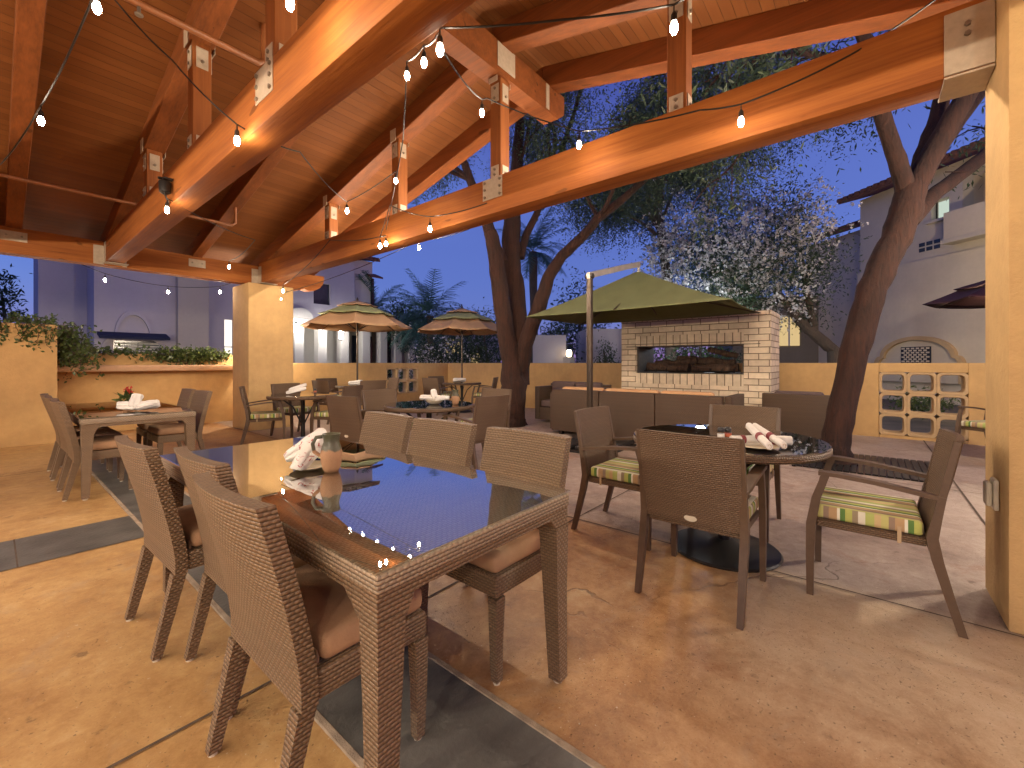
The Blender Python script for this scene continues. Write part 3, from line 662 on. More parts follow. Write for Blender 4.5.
def make_dining_table(label):
    t = thing('dining_table', label, 'table', group='glass topped woven dining tables')
    HW, HL = .425, 1.01
    b = MB(); b.box(-HW, HW, -HL, HL, .678, .725, .006, 2); b.build('table_top', M['wicker_top'], t, True)
    # apron with an arched underside
    for s in (-1, 1):
        for (n, ax) in ((HW, 0), (HL, 1)):
            pts = []
            k = 24; o2 = (HL if ax == 0 else HW) - .006
            arch = [(-n + .085 + (2 * n - .17) * i / k) for i in range(k + 1)]
            low = []
            for u in arch:
                e = min(u - (-n + .085), (n - .085) - u)
                low.append((u, .648 - .04 * max(0, 1 - e / .04) ** 2))
            prof = [(-n + .004, .585)] + [(-n + .085, .585)] + low[1:-1] + [(n - .085, .608), (n - .004, .608), (n - .004, .676), (-n + .004, .676)]
            b = MB()
            if ax == 0: b.poly([(u, s * o2 - (.06 if s > 0 else 0), z) for u, z in prof], (0, .06, 0))
            else:
                prof = [(max(-n + .068, min(n - .068, u)), z) for u, z in prof]
                prof = [p for i, p in enumerate(prof) if i == 0 or p != prof[i - 1]]
                b.poly([(s * o2 - (.06 if s > 0 else 0), u, z) for u, z in prof], (.06, 0, 0))
            b.build('apron', M['wicker'], t)
    for sx in (-1, 1):
        for sy in (-1, 1):
            x, y = sx * (HW - .044), sy * (HL - .044); b = MB()
            b.legs([(x + sx * .012, y + sy * .012, .014, .026, .026), (x + sx * .004, y + sy * .004, .35, .033, .033), (x, y, .607, .041, .041)]); l = b.build('leg', M['wicker'], t)
            b = MB(); b.lathe([(.018, 0), (.018, .015)], 8, (x + sx * .012, y + sy * .012, 0)); b.build('foot', M['plastic'], l)
    b = MB(); b.box(-HW - .004, HW + .004, -HL - .004, HL + .004, .7275, .7365, .0015, 1); b.build('glass_top', M['glass'], t)
    return t
DT = make_dining_table('large woven dining table with a reflecting glass top in the foreground'); DT.location = (1.005, 1.90, 0)
dup(DT, (.935, 6.39, 0), 0, 'woven dining table with a flower pot in front of the ledge wall')

# ---------------------------------------------------------------- armchairs and round tables
def make_armchair(label):
    t = thing('armchair', label, 'chair', group='woven armchairs with striped cushions')
    W = .245
    cx = lambda z: -.205 - .085 * max(0, (z - .42) / .46)
    bow = lambda y, z: -.03 * (1 - (y / W) ** 2) * max(0, min(1, (z - .4) / .3))
    NU, NV = 10, 8; b = MB(); loops = []
    for i in range(NV + 1):
        z = .40 + .475 * i / NV; ww = W * (1 - .02 * (1 - i / NV)); ys = [-ww + 2 * ww * j / NU for j in range(NU + 1)]
        loops.append([(cx(z) + bow(y, z) + .014, y, z) for y in ys] + [(cx(z) + bow(y, z) - .014, y, z) for y in ys[::-1]])
    b.loft(loops); bk = b.build('backrest', M['wicker_arm'], t, True, angle=50)
    b = MB(); b.lathe([(.001, 0), (.032, 0), (.032, .004), (.001, .004)], 18)
    for v in b.bm.verts: v.co = Vector((cx(.43) + bow(0, .43) - .0145 - v.co.z, v.co.x, .43 + v.co.y * .5))
    b.build('oval_tag', M['plastic'], bk)
    b = MB(); b.box(-.19, .235, -.235, .235, .365, .405, .008, 2); b.build('seat_frame', M['wicker_arm'], t, True)
    b = MB(); b.box(-.18, .245, -.232, .232, .408, .478, .018, 3); c = b.build('seat_cushion', M['stripe'], t, True, 'stripe')
    b = MB(); b.box(-.1, -.085, .2335, .2375, .36, .44); b.box(-.1, -.085, -.2375, -.2335, .36, .44); b.build('tie_strap', M['strap'], c)
    for sy in (-1, 1):
        y = sy * .248
        b = MB(); b.legs([(-.305, y, 0, .016, .014), (-.265, y, .15, .018, .016), (-.222, y, .32, .021, .018), (-.205, y, .42, .021, .018), (-.222, y, .52, .017, .016), (-.247, y, .66, .013, .014), (-.288, y, .872, .012, .013)])
        b.build('leg', M['frame'], t, True)
        b = MB(); b.legs([(.262, y, 0, .015, .014), (.262, y, .2, .018, .016), (.258, y, .38, .021, .017), (.235, y, .52, .02, .016), (.195, y, .645, .018, .015)]); b.build('leg', M['frame'], t, True)
        b = MB(); secs = [(.225, .652, .026), (.15, .652, .028), (0, .640, .027), (-.15, .618, .023), (-.25, .602, .018)]
        b.loft([[(x, y - h, z - .009), (x, y + h, z - .009), (x, y + h, z + .011), (x, y - h, z + .011)] for x, z, h in secs]); b.build('arm', M['frame'], t, True)
    return t
AC = make_armchair('woven armchair with its back to us at the near round table')
ac_list = [
    (2.52, .70, 0, None), (3.0, 1.37, -90, 'woven armchair at the left of the near round table, seen side on'),
    (3.03, -.03, 90, 'woven armchair at the right of the near round table, its striped cushion in full view'),
    (3.66, .78, 180, 'woven armchair on the far side of the near round table, in front of the sofa'),
    (2.66, 7.08, -22, 'leftmost woven armchair at the round table in front of the ochre column'),
    (3.32, 7.52, -80, 'woven armchair behind the small round table beside the ochre column, half hidden'),
    (3.46, 6.42, 118, 'woven armchair with its back to us at the round table by the ochre column'),
    (2.70, 4.42, 8, 'tan-lit woven armchair at the left of the middle round table with a jug'),
    (3.30, 4.72, -88, 'woven armchair in shade on the far left of the round table with a jug'),
    (3.46, 3.40, 90, 'woven armchair with its back to us, right of the round table with a jug'),
    (4.15, 3.92, 182, 'woven armchair facing us behind the round table with a jug, beside the tree'),
    (4.55, 8.62, 10, 'woven armchair at the left of the left umbrella table'),
    (5.02, 9.45, -85, 'woven armchair behind the left umbrella table, against the wall'),
    (5.05, 8.05, 75, 'tan-lit woven armchair with its back to us in front of the left umbrella table'),
    (5.85, 8.75, 170, 'woven armchair at the right of the left umbrella table, in front of the breeze blocks'),
    (6.95, 8.05, 5, 'woven armchair at the left of the right umbrella table'),
    (7.60, 8.62, -90, 'woven armchair behind the right umbrella table, its top showing over another chair'),
    (7.92, 7.42, 120, 'woven armchair at the right of the right umbrella table, beside the tree trunk'),
    (8.1, -1.28, 140, 'woven armchair almost hidden behind the right corner column')]
for i, (x, y, a, lab) in enumerate(ac_list):
    if i == 0: AC.location = (x, y, 0); AC.rotation_euler = (0, 0, R(a))
    else: dup(AC, (x, y, 0), R(a), lab)
def make_round_table(label, r):
    t = thing('round_table', label, 'table', group='round glass topped woven tables')
    b = MB(); b.lathe([(r - .05, .685), (r - .012, .69), (r, .70), (r, .722), (r - .008, .731)], 56); b.build('table_top', M['wicker_arm'], t, True)
    b = MB(); b.lathe([(r - .010, .733), (r - .006, .7345), (r - .006, .7405), (r - .010, .742)], 56); b.build('glass_top', M['glass'], t)
    b = MB(); b.lathe([(.036, .02), (.036, .684)], 20); b.build('pedestal', M['dark'], t, True)
    b = MB(); b.lathe([(.33, 0), (.335, .008), (.325, .018), (.1, .035), (.05, .07)], 40); b.build('base', M['dark'], t, True)
    for k in range(4):
        a = PI / 4 + k * PI / 2; c, s_ = math.cos(a), math.sin(a); b = MB()
        b.tube([(.03 * c, .03 * s_, .3), (.16 * c, .16 * s_, .55), (.34 * c, .34 * s_, .68)], [.012, .012, .012], 6); b.build('brace', M['dark'], t)
    return t
RT = make_round_table('round woven table with a glass top and napkin rolls at the right foreground', .58); RT.location = (3.093, .729, 0)
dup(RT, (3.10, 6.78, 0), .3, 'round woven table with napkins in front of the ochre column').scale = (.86, .86, 1)
dup(RT, (3.33, 4.03, 0), .1, 'round woven table with a jug and napkin bowl behind the big glass table').scale = (.9, .9, 1)
dup(RT, (5.2, 8.75, 0), .5, 'round table under the left tan umbrella').scale = (.8, .8, 1)
dup(RT, (7.60, 7.91, 0), .2, 'round table under the right tan umbrella').scale = (.85, .85, 1)

# ---------------------------------------------------------------- table settings
TZ = .738; RZ = .7435
def make_jug(label, loc, rz):
    t = thing('jug', label, 'jug', loc, rz)
    b = MB(); b.lathe([(.001, .0), (.036, 0), (.046, .02), (.055, .06), (.056, .085), (.048, .115), (.040, .135), (.041, .155), (.047, .172), (.043, .172), (.036, .155), (.035, .135), (.04, .1), (.001, .02)], 28); o = b.build('body', M['jug'], t, True, angle=80)
    t.scale = (.84, .84, 1)
    b = MB(); b.tube([(.043, 0, .160), (.075, 0, .158), (.092, 0, .13), (.085, 0, .095), (.052, 0, .072)], [.009, .009, .01, .01, .008], 8); b.build('handle', M['jug'], t, True)
    return t
make_jug('terracotta jug with a dark glazed neck on the big glass table', (.985, 1.875, TZ), R(150))
make_jug('terracotta jug on the middle round table behind the big glass table', (3.47, 3.72, RZ), R(30))
def make_plate(label, loc, r=.085):
    t = thing('plate', label, 'plate', loc)
    b = MB(); b.lathe([(.001, .004), (r * .6, .0), (r * .75, .004), (r, .016), (r - .002, .020), (r * .72, .009), (.001, .008)], 36); b.build('dish', M['china'], t, True); return t
make_plate('small cream plate under the patterned napkins on the big glass table', (.945, 2.0, TZ), .085)
make_plate('cream plate under napkin rolls on the near round table', (2.80, .485, RZ), .115)
def folded(b, p0, d, L, r0, r1, seed, h=0.0):
    """a loosely rolled cloth cone with creased sides"""
    rs = random.Random(seed); d = Vector(d).normalized(); side = Vector((0, 0, 1)).cross(d).normalized(); up = d.cross(side)
    ph = rs.uniform(0, 6); loops = []; N = 26; K = 10
    for k in range(K + 1):
        t = k / K; r = (r0 + (r1 - r0) * t) * (1 if 0 < k < K else .72); c = Vector(p0) + d * (L * t) + Vector((0, 0, h * t))
        lp = []
        for i in range(N):
            a = 2 * PI * i / N; q = r * (1 + .20 * math.sin(3 * a + ph + t * 2.2) + .13 * math.sin(7 * a - ph + t * 4) + .05 * math.sin(13 * a + t * 9))
            lp.append(c + side * (q * math.cos(a)) + up * (q * .8 * math.sin(a)))
        loops.append(lp)
    b.loft(loops)
def napkin_bundle(label, loc, spec, mat='napkin', group=None):
    for i, (p0, d, L, r0, r1, h) in enumerate(spec):
        t = thing('cloth_napkin', label[i], 'napkin', loc, 0, group)
        b = MB(); folded(b, p0, d, L, r0, r1, 11 + i * 7 + len(label[i]), h); b.build('cloth', M[mat], t, True, angle=70)
napkin_bundle(['white napkin with red print, front one of the pair beside the jug', 'white napkin with red print, leaning up behind its twin beside the jug'], (.945, 2.01, TZ),
              [((-.085, -.075, .035), (.6, .62, .12), .22, .030, .052, .03), ((-.07, .085, .045), (.85, -.25, .35), .20, .026, .055, .02)])
def napkin_roll(label, loc, az, L=.23, r=.024, tilt=0.0, z=.0, band=True):
    t = thing('napkin_roll', label, 'napkin', (loc[0], loc[1], loc[2] + z), az, 'rolled white napkins')
    b = MB(); loops = []
    for k, q in enumerate((0, .02, .25, .5, .75, .98, 1)):
        lp = []
        for i in range(20):
            a = 2 * PI * i / 20; rr = r * (.92 if k in (0, 6) else 1) * (1 + .06 * math.sin(2 * a + q * 5) + .03 * math.sin(5 * a + q * 9))
            lp.append(((q - .5) * L, rr * math.cos(a), r + rr * math.sin(a) + tilt * (q)))
        loops.append(lp)
    b.loft(loops); o = b.build('cloth', M['linen'], t, True, angle=60)
    for s in (-1, 1):
        b = MB(); pts = [(s * L / 2 + s * .001, .003 + (.004 + .0026 * a) * math.cos(a), r + (.004 + .0026 * a) * math.sin(a) + (tilt if s > 0 else 0)) for a in [k * .5 for k in range(13)]]
        b.tube(pts, .0016, 4); b.build('fold', M['strap'], o)
    if band:
        b = MB(); q = .35; b.loft([[(x, (r + .0025) * math.cos(2 * PI * i / 20), r + (r + .0025) * math.sin(2 * PI * i / 20) + tilt * (x / L + .5)) for i in range(20)] for x in (-.03, -.006)]); b.build('band', M['redband'], t, True)
    return t
napkin_roll('left one of two crossing napkin rolls with red bands, near round table', (2.73, .465, RZ), R(36), .225, .021, .075, .022)
napkin_roll('right one of two crossing napkin rolls with red bands, near round table', (2.79, .425, RZ), R(48), .225, .021, .07, .022)
napkin_roll('rolled white napkin lying flat towards the shakers on the near round table', (2.80, .545, RZ), R(-48), .17, .022, 0, .02)
napkin_roll('rolled white napkin at the right end of the plate on the near round table', (2.89, .40, RZ), R(-70), .15, .026, 0, .015)
def shaker(label, loc, fill):
    t = thing('shaker', label, 'shaker', loc, 0)
    b = MB(); b.lathe([(.001, .0), (.019, 0), (.02, .004), (.02, .058), (.016, .068)], 18); b.build('jar', M['clear'], t, True)
    b = MB(); b.lathe([(.001, .003), (.0175, .003), (.0175, .044 if fill == 'salt' else .05), (.001, .046)], 18); b.build('contents', M[fill], t, True)
    b = MB(); b.lathe([(.0205, .036), (.0208, .037), (.0208, .056), (.0205, .057)], 18, cap=False); b.build('label', M['label' if fill == 'pepper' else 'linen'], t, True)
    b = MB(); b.lathe([(.018, .068), (.019, .07), (.019, .088), (.015, .093), (.001, .094)], 18); b.build('cap', M['cap'], t, True)
shaker('glass salt shaker with a black cap on the near round table', (2.835, .685, RZ), 'salt')
shaker('glass pepper shaker with a red label beside the salt on the near round table', (2.875, .655, RZ), 'pepper')
shaker('small dark shaker on the round table beside the ochre column', (3.18, 6.55, RZ), 'pepper')
# back dining table: potted flower and napkins
fpot = thing('flower_pot', 'small pot with green leaves and a red flower on the back dining table', 'flower pot', (.93, 6.05, TZ))
b = MB(); b.lathe([(.001, 0), (.035, 0), (.045, .06), (.048, .085), (.04, .085), (.001, .07)], 20); b.build('pot', M['jug'], fpot, True)
rs = np.random.default_rng(5); C = rs.normal(size=(46, 3)) * (.03, .03, .02) + (0, 0, .12); leaves('leaf', C, .09, M['leaf_vine'], fpot, 3, .3, -.3)
C = rs.normal(size=(30, 3)) * (.018, .018, .012) + (.0, .0, .20); leaves('flower', C, .03, M['red_bloom'], fpot, 4, .7)
for k in range(4):
    b = MB(); b.tube([(0, 0, .07), (.01 * k - .015, .01, .14), (.012 * k - .018, .0, .2)], .003, 5); b.build('stem', M['leaf_vine'], fpot)
napkin_bundle(['white napkin standing up in the heap beside the flower pot', 'white napkin lying left in the heap beside the flower pot', 'white napkin lying right in the heap beside the flower pot'], (.95, 5.80, TZ),
              [((-.02, .0, .03), (.3, .1, .9), .15, .05, .055, 0), ((.02, .0, .04), (-.9, .5, .15), .17, .05, .045, 0), ((0, -.02, .04), (.9, -.4, .15), .19, .05, .05, 0)], 'linen')
napkin_bundle(['white napkin on the round table beside the ochre column, lower of two', 'white napkin on the round table beside the ochre column, upper of two'], (3.0, 6.80, RZ),
              [((-.12, .06, .03), (.9, -.35, .1), .28, .028, .035, .03), ((-.06, .10, .07), (.9, -.5, .15), .25, .026, .032, .04)], 'linen')
bw = thing('napkin_bowl', 'shallow cream bowl holding napkins on the middle round table', 'bowl', (3.33, 3.93, RZ))
b = MB(); b.lathe([(.001, .0), (.05, 0), (.09, .03), (.1, .05), (.095, .05), (.05, .01), (.001, .01)], 26); b.build('bowl', M['china'], bw, True)
napkin_bundle(['white napkin standing in the bowl on the middle round table', 'white napkin lying across the bowl to the left on the middle round table', 'white napkin lying across the bowl to the right on the middle round table'], (3.33, 3.93, RZ + .03),
              [((0, 0, .02), (.1, .3, .9), .13, .04, .03, 0), ((0, .02, .04), (-.4, .9, .05), .17, .04, .03, 0), ((0, -.02, .04), (.4, -.9, .05), .17, .04, .03, 0)], 'linen')
napkin_bundle(['heaped white napkin on the left umbrella table'], (5.05, 8.55, RZ), [((-.12, .1, .05), (.75, -.65, .05), .30, .05, .06, 0)], 'linen')
napkin_bundle(['heaped white napkin on the right umbrella table'], (7.50, 7.90, RZ), [((-.1, .12, .05), (.65, -.75, .05), .32, .06, .05, 0)], 'linen')

# ---------------------------------------------------------------- umbrellas
def market_umbrella(label, loc, mats=('tan', 'sage', 'tan'), r=1.2, ze=2.03, zt=2.62, rz=.2, pole=True):
    t = thing('market_umbrella', label, 'umbrella', loc, rz, 'tilting market umbrellas')
    def tier(name, r0, z0, r1, z1, mat, sag):
        b = MB(); rings = []; K = 4; N = 8; SUB = 4
        for k in range(K + 1):
            q = k / K; rr = r0 + (r1 - r0) * q; lp = []
            for i in range(N):
                for j in range(SUB):
                    a0, a1 = 2 * PI * i / N, 2 * PI * (i + 1) / N; f = j / SUB
                    p = Vector((math.cos(a0), math.sin(a0), 0)) * (1 - f) + Vector((math.cos(a1), math.sin(a1), 0)) * f
                    dip = sag * 4 * f * (1 - f) * rr / r1
                    lp.append((p.x * rr * (1 - .05 * 4 * f * (1 - f)), p.y * rr * (1 - .05 * 4 * f * (1 - f)), z0 + (z1 - z0) * q ** .92 - dip * .4))
            rings.append(lp)
        b.loft(rings, cap=False)
        o = b.build(name, M[mat], t, True, angle=14); md = o.modifiers.new('thick', 'SOLIDIFY'); md.thickness = .005; return o
    h = zt - ze
    tier('canopy_skirt', r * .60, ze + h * .46, r, ze, mats[0], .09)
    tier('canopy_band', r * .30, ze + h * .78, r * .68, ze + h * .47, mats[1], .05)
    tier('canopy_vent', .02, zt, r * .36, ze + h * .80, mats[2], .03)
    for k in range(8):
        a = 2 * PI * k / 8; c, s = math.cos(a), math.sin(a)
        b = MB(); b.tube([(.05 * c, .05 * s, zt - .1), (r * .97 * c, r * .97 * s, ze - .015)], .008, 5); rb = b.build('rib', M['bronze'], t)
        b = MB(); b.tube([(.05 * c, .05 * s, ze - .05), (r * .5 * c, r * .5 * s, ze + h * .42)], .007, 5); b.build('strut', M['bronze'], rb)
    b = MB(); b.tube([(0, 0, .0), (0, 0, zt + .02)], .021, 10); b.lathe([(.02, 0), (.028, .02), (.016, .05), (.001, .08)], 10, (0, 0, zt)); b.build('pole', M['bronze'], t, True)
    b = MB(); b.lathe([(.26, 0), (.27, .03), (.2, .06), (.04, .08), (.03, .25)], 24); b.build('base', M['dark'], t, True)
    return t
market_umbrella('tan and green market umbrella at the left, beside the ochre column', (5.2, 8.75, 0))
market_umbrella('tan and green market umbrella at the right, beside the forked tree', (7.60, 7.91, 0), rz=.55)
market_umbrella('dark maroon umbrella tip beyond the breeze block wall', tuple(cv(10.15, 8.5)), ('maroon',) * 3, 1.5, 2.5, 3.1, .1)
cu = thing('cantilever_umbrella', 'square olive cantilever umbrella over the lounge sofa', 'umbrella', (5.59, 3.13, 0))
b = MB(); b.box(-.036, .036, -.036, .036, .1, 2.53, .008, 2); b.build('mast', M['bronze'], cu, True)
b = MB(); b.box(-.5, .5, -.5, .5, 0.0, .03, .004); b.box(-.48, -.03, -.48, -.03, .031, .09, .012); b.box(.03, .48, -.48, -.03, .031, .09, .012); b.box(-.48, -.03, .03, .48, .031, .09, .012); b.box(.03, .48, .03, .48, .031, .09, .012)
b.build('base', M['dark'], cu)
PKX, PKY, PKZ = 1.51, -.10, 2.82
b = MB(); pts = [(-.05, .0, 2.51), (.5, -.035, 2.66), (1.0, -.07, 2.80), (PKX + .03, PKY, 2.94)]
b.loft([[(x, y - .025, z - .05), (x, y + .025, z - .05), (x, y + .025, z + .04), (x, y - .025, z + .04)] for x, y, z in pts]); b.build('arm', M['alu'], cu, True)
b = MB(); b.tube([(PKX, PKY, 2.92), (PKX, PKY, 2.45)], .022, 10); b.build('hanger', M['alu'], cu, True)
b = MB(); b.tube([(-.005, -.06, 2.5), (-.005, .06, 2.5)], .04, 12); b.build('hinge', M['dark'], cu, True)
CX0, CX1, CY0, CY1, CE = .55, 2.52, -1.78, 1.62, 2.065
K, S = 9, 10
b = MB(); rings = []
for k in range(K + 1):
    m = .02 + .98 * k / K; ring = []
    for side in range(4):
        for q in range(S):
            t = -1 + 2 * q / S
            u, v = ((t, -1), (1, t), (-t, 1), (-1, -t))[side]
            e = 1 - t * t
            sag = .05 * math.sin(PI * min(1, m * .92)) * e
            ins = 1 - .02 * e * m
            u, v = u * m * (ins if side in (1, 3) else 1), v * m * (ins if side in (0, 2) else 1)
            x = PKX + ((CX1 - PKX) if u > 0 else (PKX - CX0)) * u; y = PKY + ((CY1 - PKY) if v > 0 else (PKY - CY0)) * v
            ring.append((x, y, CE + (PKZ - CE) * (1 - m) ** 1.12 - sag))
    rings.append(ring)
b.loft(rings, cap=False); b.bm.faces.new([v for v in b.bm.verts][:4 * S])
o = b.build('canopy', M['olive'], cu, True, angle=22); md = o.modifiers.new('thick', 'SOLIDIFY'); md.thickness = .006
for (x, y) in ((CX0, CY0), (CX0, CY1), (CX1, CY0), (CX1, CY1), (CX0, PKY), (CX1, PKY), (PKX, CY0), (PKX, CY1)):
    b = MB(); b.tube([(PKX, PKY, PKZ - .08), (PKX + (x - PKX) * .5, PKY + (y - PKY) * .5, CE + (PKZ - CE) * .36 - .05), (x * .985 + PKX * .015, y * .985 + PKY * .015, CE - .006)], .011, 6); b.build('rib', M['bronze'], cu)
# ---------------------------------------------------------------- trees
def trunk_tube(b, pts, seed, n=12):
    """bumpy tapered limb"""
    rs = random.Random(seed); P = []; rad = []
    for (p, r), (q, r2) in zip(pts, pts[1:]):
        for k in range(4):
            t = k / 4; v = Vector(p).lerp(Vector(q), t); rr = r + (r2 - r) * t
            P.append(v + Vector((rs.gauss(0, .1), rs.gauss(0, .1), 0)) * rr * .45); rad.append(rr * rs.uniform(.975, 1.025))
    P.append(Vector(pts[-1][0])); rad.append(pts[-1][1])
    b.tube(P, rad, n)
tr = thing('mesquite_tree', 'forked tree with reddish trunks rising behind the middle round table', 'tree', (0, 0, 0))
Z = 8.5
b = MB()
pt = lambda px, py, z=Z: cw(px, py, z)
base = cw(510, 425, Z); base.z = -.05
trunk_tube(b, [(base + Vector((0, 0, 0)), .36), (base + Vector((0, 0, .2)), .29), (pt(513, 405), .26), (pt(514, 385), .26), (pt(511, 360), .20), (pt(505, 325, 8.45), .17), (pt(500, 290, 8.4), .165), (pt(496, 255, 8.35), .15), (pt(490, 232, 8.3), .13)], 1, 14)
trunk_tube(b, [(pt(519, 385, 8.6), .2), (pt(521, 355, 8.6), .17), (pt(520, 325, 8.7), .17), (pt(516, 290, 8.8), .17), (pt(511, 258, 8.8), .19), (pt(512, 225, 8.8), .18), (pt(516, 180, 8.8), .13), (pt(520, 120, 8.8), .09)], 2, 14)
trunk_tube(b, [(pt(521, 370, 8.5), .16), (pt(527, 338, 8.4), .15), (pt(540, 305, 8.3), .14), (pt(548, 278, 8.2), .12), (pt(562, 256, 8.1), .10), (pt(585, 234, 8.0), .09), (pt(598, 218, 7.9), .085), (pt(622, 200, 7.8), .07), (pt(660, 165, 7.6), .05)], 3, 12)
trunk_tube(b, [(pt(490, 232, 8.3), .12), (pt(484, 215, 8.3), .10), (pt(470, 180, 8.2), .08), (pt(450, 120, 8.0), .05)], 4, 9)
trunk_tube(b, [(pt(505, 262, 8.5), .07), (pt(495, 240, 8.6), .06), (pt(488, 222, 8.7), .05), (pt(470, 205, 8.8), .04)], 5, 8)
trunk_tube(b, [(pt(520, 258, 8.8), .09), (pt(526, 235, 8.9), .08), (pt(536, 215, 9), .07), (pt(552, 180, 9.1), .06), (pt(575, 110, 9.2), .04)], 6, 9)
trunk_tube(b, [(pt(512, 225, 8.8), .10), (pt(500, 170, 8.6), .07), (pt(505, 90, 8.4), .05)], 7, 9)
anch = []; rs = random.Random(21)
for (px, py, z, dx, dz, ln) in ((450, 120, 8.0, -.5, .9, 1.6), (520, 120, 8.8, .1, 1, 1.7), (575, 110, 9.2, .5, .8, 1.8), (660, 165, 7.6, .9, .35, 1.7), (505, 90, 8.4, -.1, 1, 1.6), 
                                (598, 218, 7.9, .3, .9, 1.1), (552, 180, 9.1, .3, .7, 1.6), (640, 185, 7.7, .8, .5, 1.3), (470, 180, 8.2, -.8, .5, 1.4), (640, 180, 7.7, .4, .8, 1.6), (516, 180, 8.8, .3, .6, 1.4)):
    for k in range(2):
        d = cv(dx + rs.gauss(0, .25), rs.gauss(0, .5), dz)
        grow(b, pt(px, py, z), d, .045, ln, 2, anch, rs, .75, .1, .35)
b.build('trunk', M['bark'], tr, True)
sprays('crown', anch, 20, .34, M['leaf'], tr, 9, 10, .05, .8, .18, .34)
# hanging sprays of the drooping tree in the middle distance
tr2 = thing('weeping_tree', 'dark weeping tree with hanging foliage left of the white blossoms', 'tree', (0, 0, 0))
b = MB(); bz = 13.5; q = cw(672, 330, bz); q.z = -.05
trunk_tube(b, [(q, .2), (cw(670, 300, bz), .16), (cw(662, 240, bz), .13), (cw(655, 180, bz), .1)], 12, 9); anch = []; rs = random.Random(4)
for k in range(9):
    grow(b, cw(660 + rs.uniform(-6, 6), 235 - k * 7, bz), cv(rs.uniform(-1, 1.0), rs.uniform(-.8, .8), .8), .06, 1.7, 2, anch, rs, .8, .15, .55)
b.build('trunk', M['bark_dk'], tr2, True)
sprays('crown', anch, 22, .6, M['leaf'], tr2, 19, 11, .08, 1.5, .30, .34)
# right leaning tree
tr3 = thing('leaning_tree', 'thick reddish trunk leaning right in front of the breeze block wall', 'tree', (0, 0, 0))
Z = 5.3; b = MB(); q = cw(838, 462, Z); q.z = -.05
trunk_tube(b, [(q, .22), (cw(834, 450, Z), .165), (cw(838, 430, Z), .145), (cw(845, 392, Z), .142), (cw(857, 340, Z), .150), (cw(873, 288, Z), .152), (cw(886, 258, Z), .152), (cw(898, 234, Z), .158), (cw(906, 208, Z), .165), (cw(912, 188, Z), .15)], 31, 16)
trunk_tube(b, [(cw(908, 200, Z), .10), (cw(902, 176, Z), .095), (cw(891, 142, 5.25), .088), (cw(881, 112, 5.2), .082), (cw(872, 60, 5.1), .075), (cw(850, 0, 5), .06)], 32, 12)
trunk_tube(b, [(cw(909, 198, Z), .13), (cw(925, 166, Z), .12), (cw(946, 130, 5.25), .112), (cw(965, 98, 5.2), .108), (cw(988, 55, 5.1), .095), (cw(1010, 0, 5), .08)], 33, 14)
trunk_tube(b, [(cw(914, 195, 5.4), .11), (cw(924, 155, 5.5), .10), (cw(938, 115, 5.6), .09), (cw(952, 60, 5.7), .08), (cw(960, 0, 5.8), .07)], 34, 12)
trunk_tube(b, [(cw(910, 222, 5.35), .09), (cw(932, 196, 5.5), .09), (cw(957, 177, 5.6), .085), (cw(982, 158, 5.7), .08), (cw(1020, 125, 5.8), .07)], 35, 12)
trunk_tube(b, [(cw(925, 165, 5.45), .12), (cw(955, 120, 5.6), .115), (cw(980, 90, 5.8), .1), (cw(1005, 40, 6), .08)], 36, 10)
trunk_tube(b, [(cw(945, 172, 5.5), .008), (cw(968, 172, 5.4), .006), (cw(974, 168, 5.4), .004)], 37, 5)
anch = []; rs = random.Random(77)
for (px, py, z, dx, dz, ln) in ((850, 0, 5, -.7, .7, 1.5), (872, 60, 5.1, -.9, .25, 1.2), (965, 0, 5.8, .1, 1, 1.5), (1010, 0, 5, .5, .8, 1.4), (1005, 40, 6, .8, .5, 1.4), (958, 60, 5.7, -.1, .6, 1.2), (880, 90, 5.2, -.9, .1, 1.2), (1020, 130, 5.8, .9, .4, 1.2), (850, 10, 5, -.9, .2, 1.6), (845, -20, 5.2, -.9, .35, 1.8)):
    for k in range(2):
        grow(b, cw(px, py, z), cv(dx + rs.gauss(0, .2), rs.gauss(0, .5) + .3, dz), .04, ln, 2, anch, rs, .75, .05, .4)
b.build('trunk', M['bark'], tr3, True)
C = around(anch, 15, .2, 15, .3); leaves('crown', C, .11, M['leaf'], tr3, 29, .22, .5)
tg = thing('tree_grate', 'dark square iron grate around the foot of the leaning trunk', 'tree grate', (6.72, .02, 0))
b = MB(); 
for k in range(20): b.box(-.62, .62, -.62 + k * .0625, -.62 + k * .0625 + .052, .006, .02)
b.box(-.66, .66, -.66, -.625, .004, .022); b.box(-.66, .66, .63, .665, .004, .022); b.build('bars', M['dark'], tg)

# white flowering tree beyond the wall
def blossom_mass(root, cx, z, hc, rx, rz_, ry, seed, nl, nb, lsz, bsz, low=-1.0, dens=1.0):
    r = np.random.default_rng(seed)
    def pts(n, sh):
        out = []
        cl = r.normal(size=(60, 3)); cl /= np.linalg.norm(cl, axis=1)[:, None]; cl *= r.uniform(.35, .98, 60)[:, None]
        idx = r.integers(0, 60, n); P = cl[idx] + r.normal(size=(n, 3)) * sh
        P = P[P[:, 2] > low]; return P
    def tow(P):
        o = np.array(cv(cx, z)); ex = np.array(cv(1, 0)); ez = np.array(cv(0, 1))
        return o + P[:, :1] * rx * ex + P[:, 1:2] * ry * ez + np.array([0, 0, 1]) * (hc + P[:, 2:] * rz_)
    leaves('crown', tow(pts(nl, .17)), lsz, M['leaf_dk'], root, seed + 1, .3, .1)
    Q = pts(nb * 2, .17); Q = Q[np.argsort(-np.linalg.norm(Q * (1, 1, 1), axis=1) + Q[:, 1] * .55)[:nb]]
    B = tow(Q); B = np.repeat(B, 7, axis=0) + r.normal(size=(len(B) * 7, 3)) * bsz * .5
    leaves('blossom', B, bsz, M['bloom'], root, seed + 2, .75, 0)
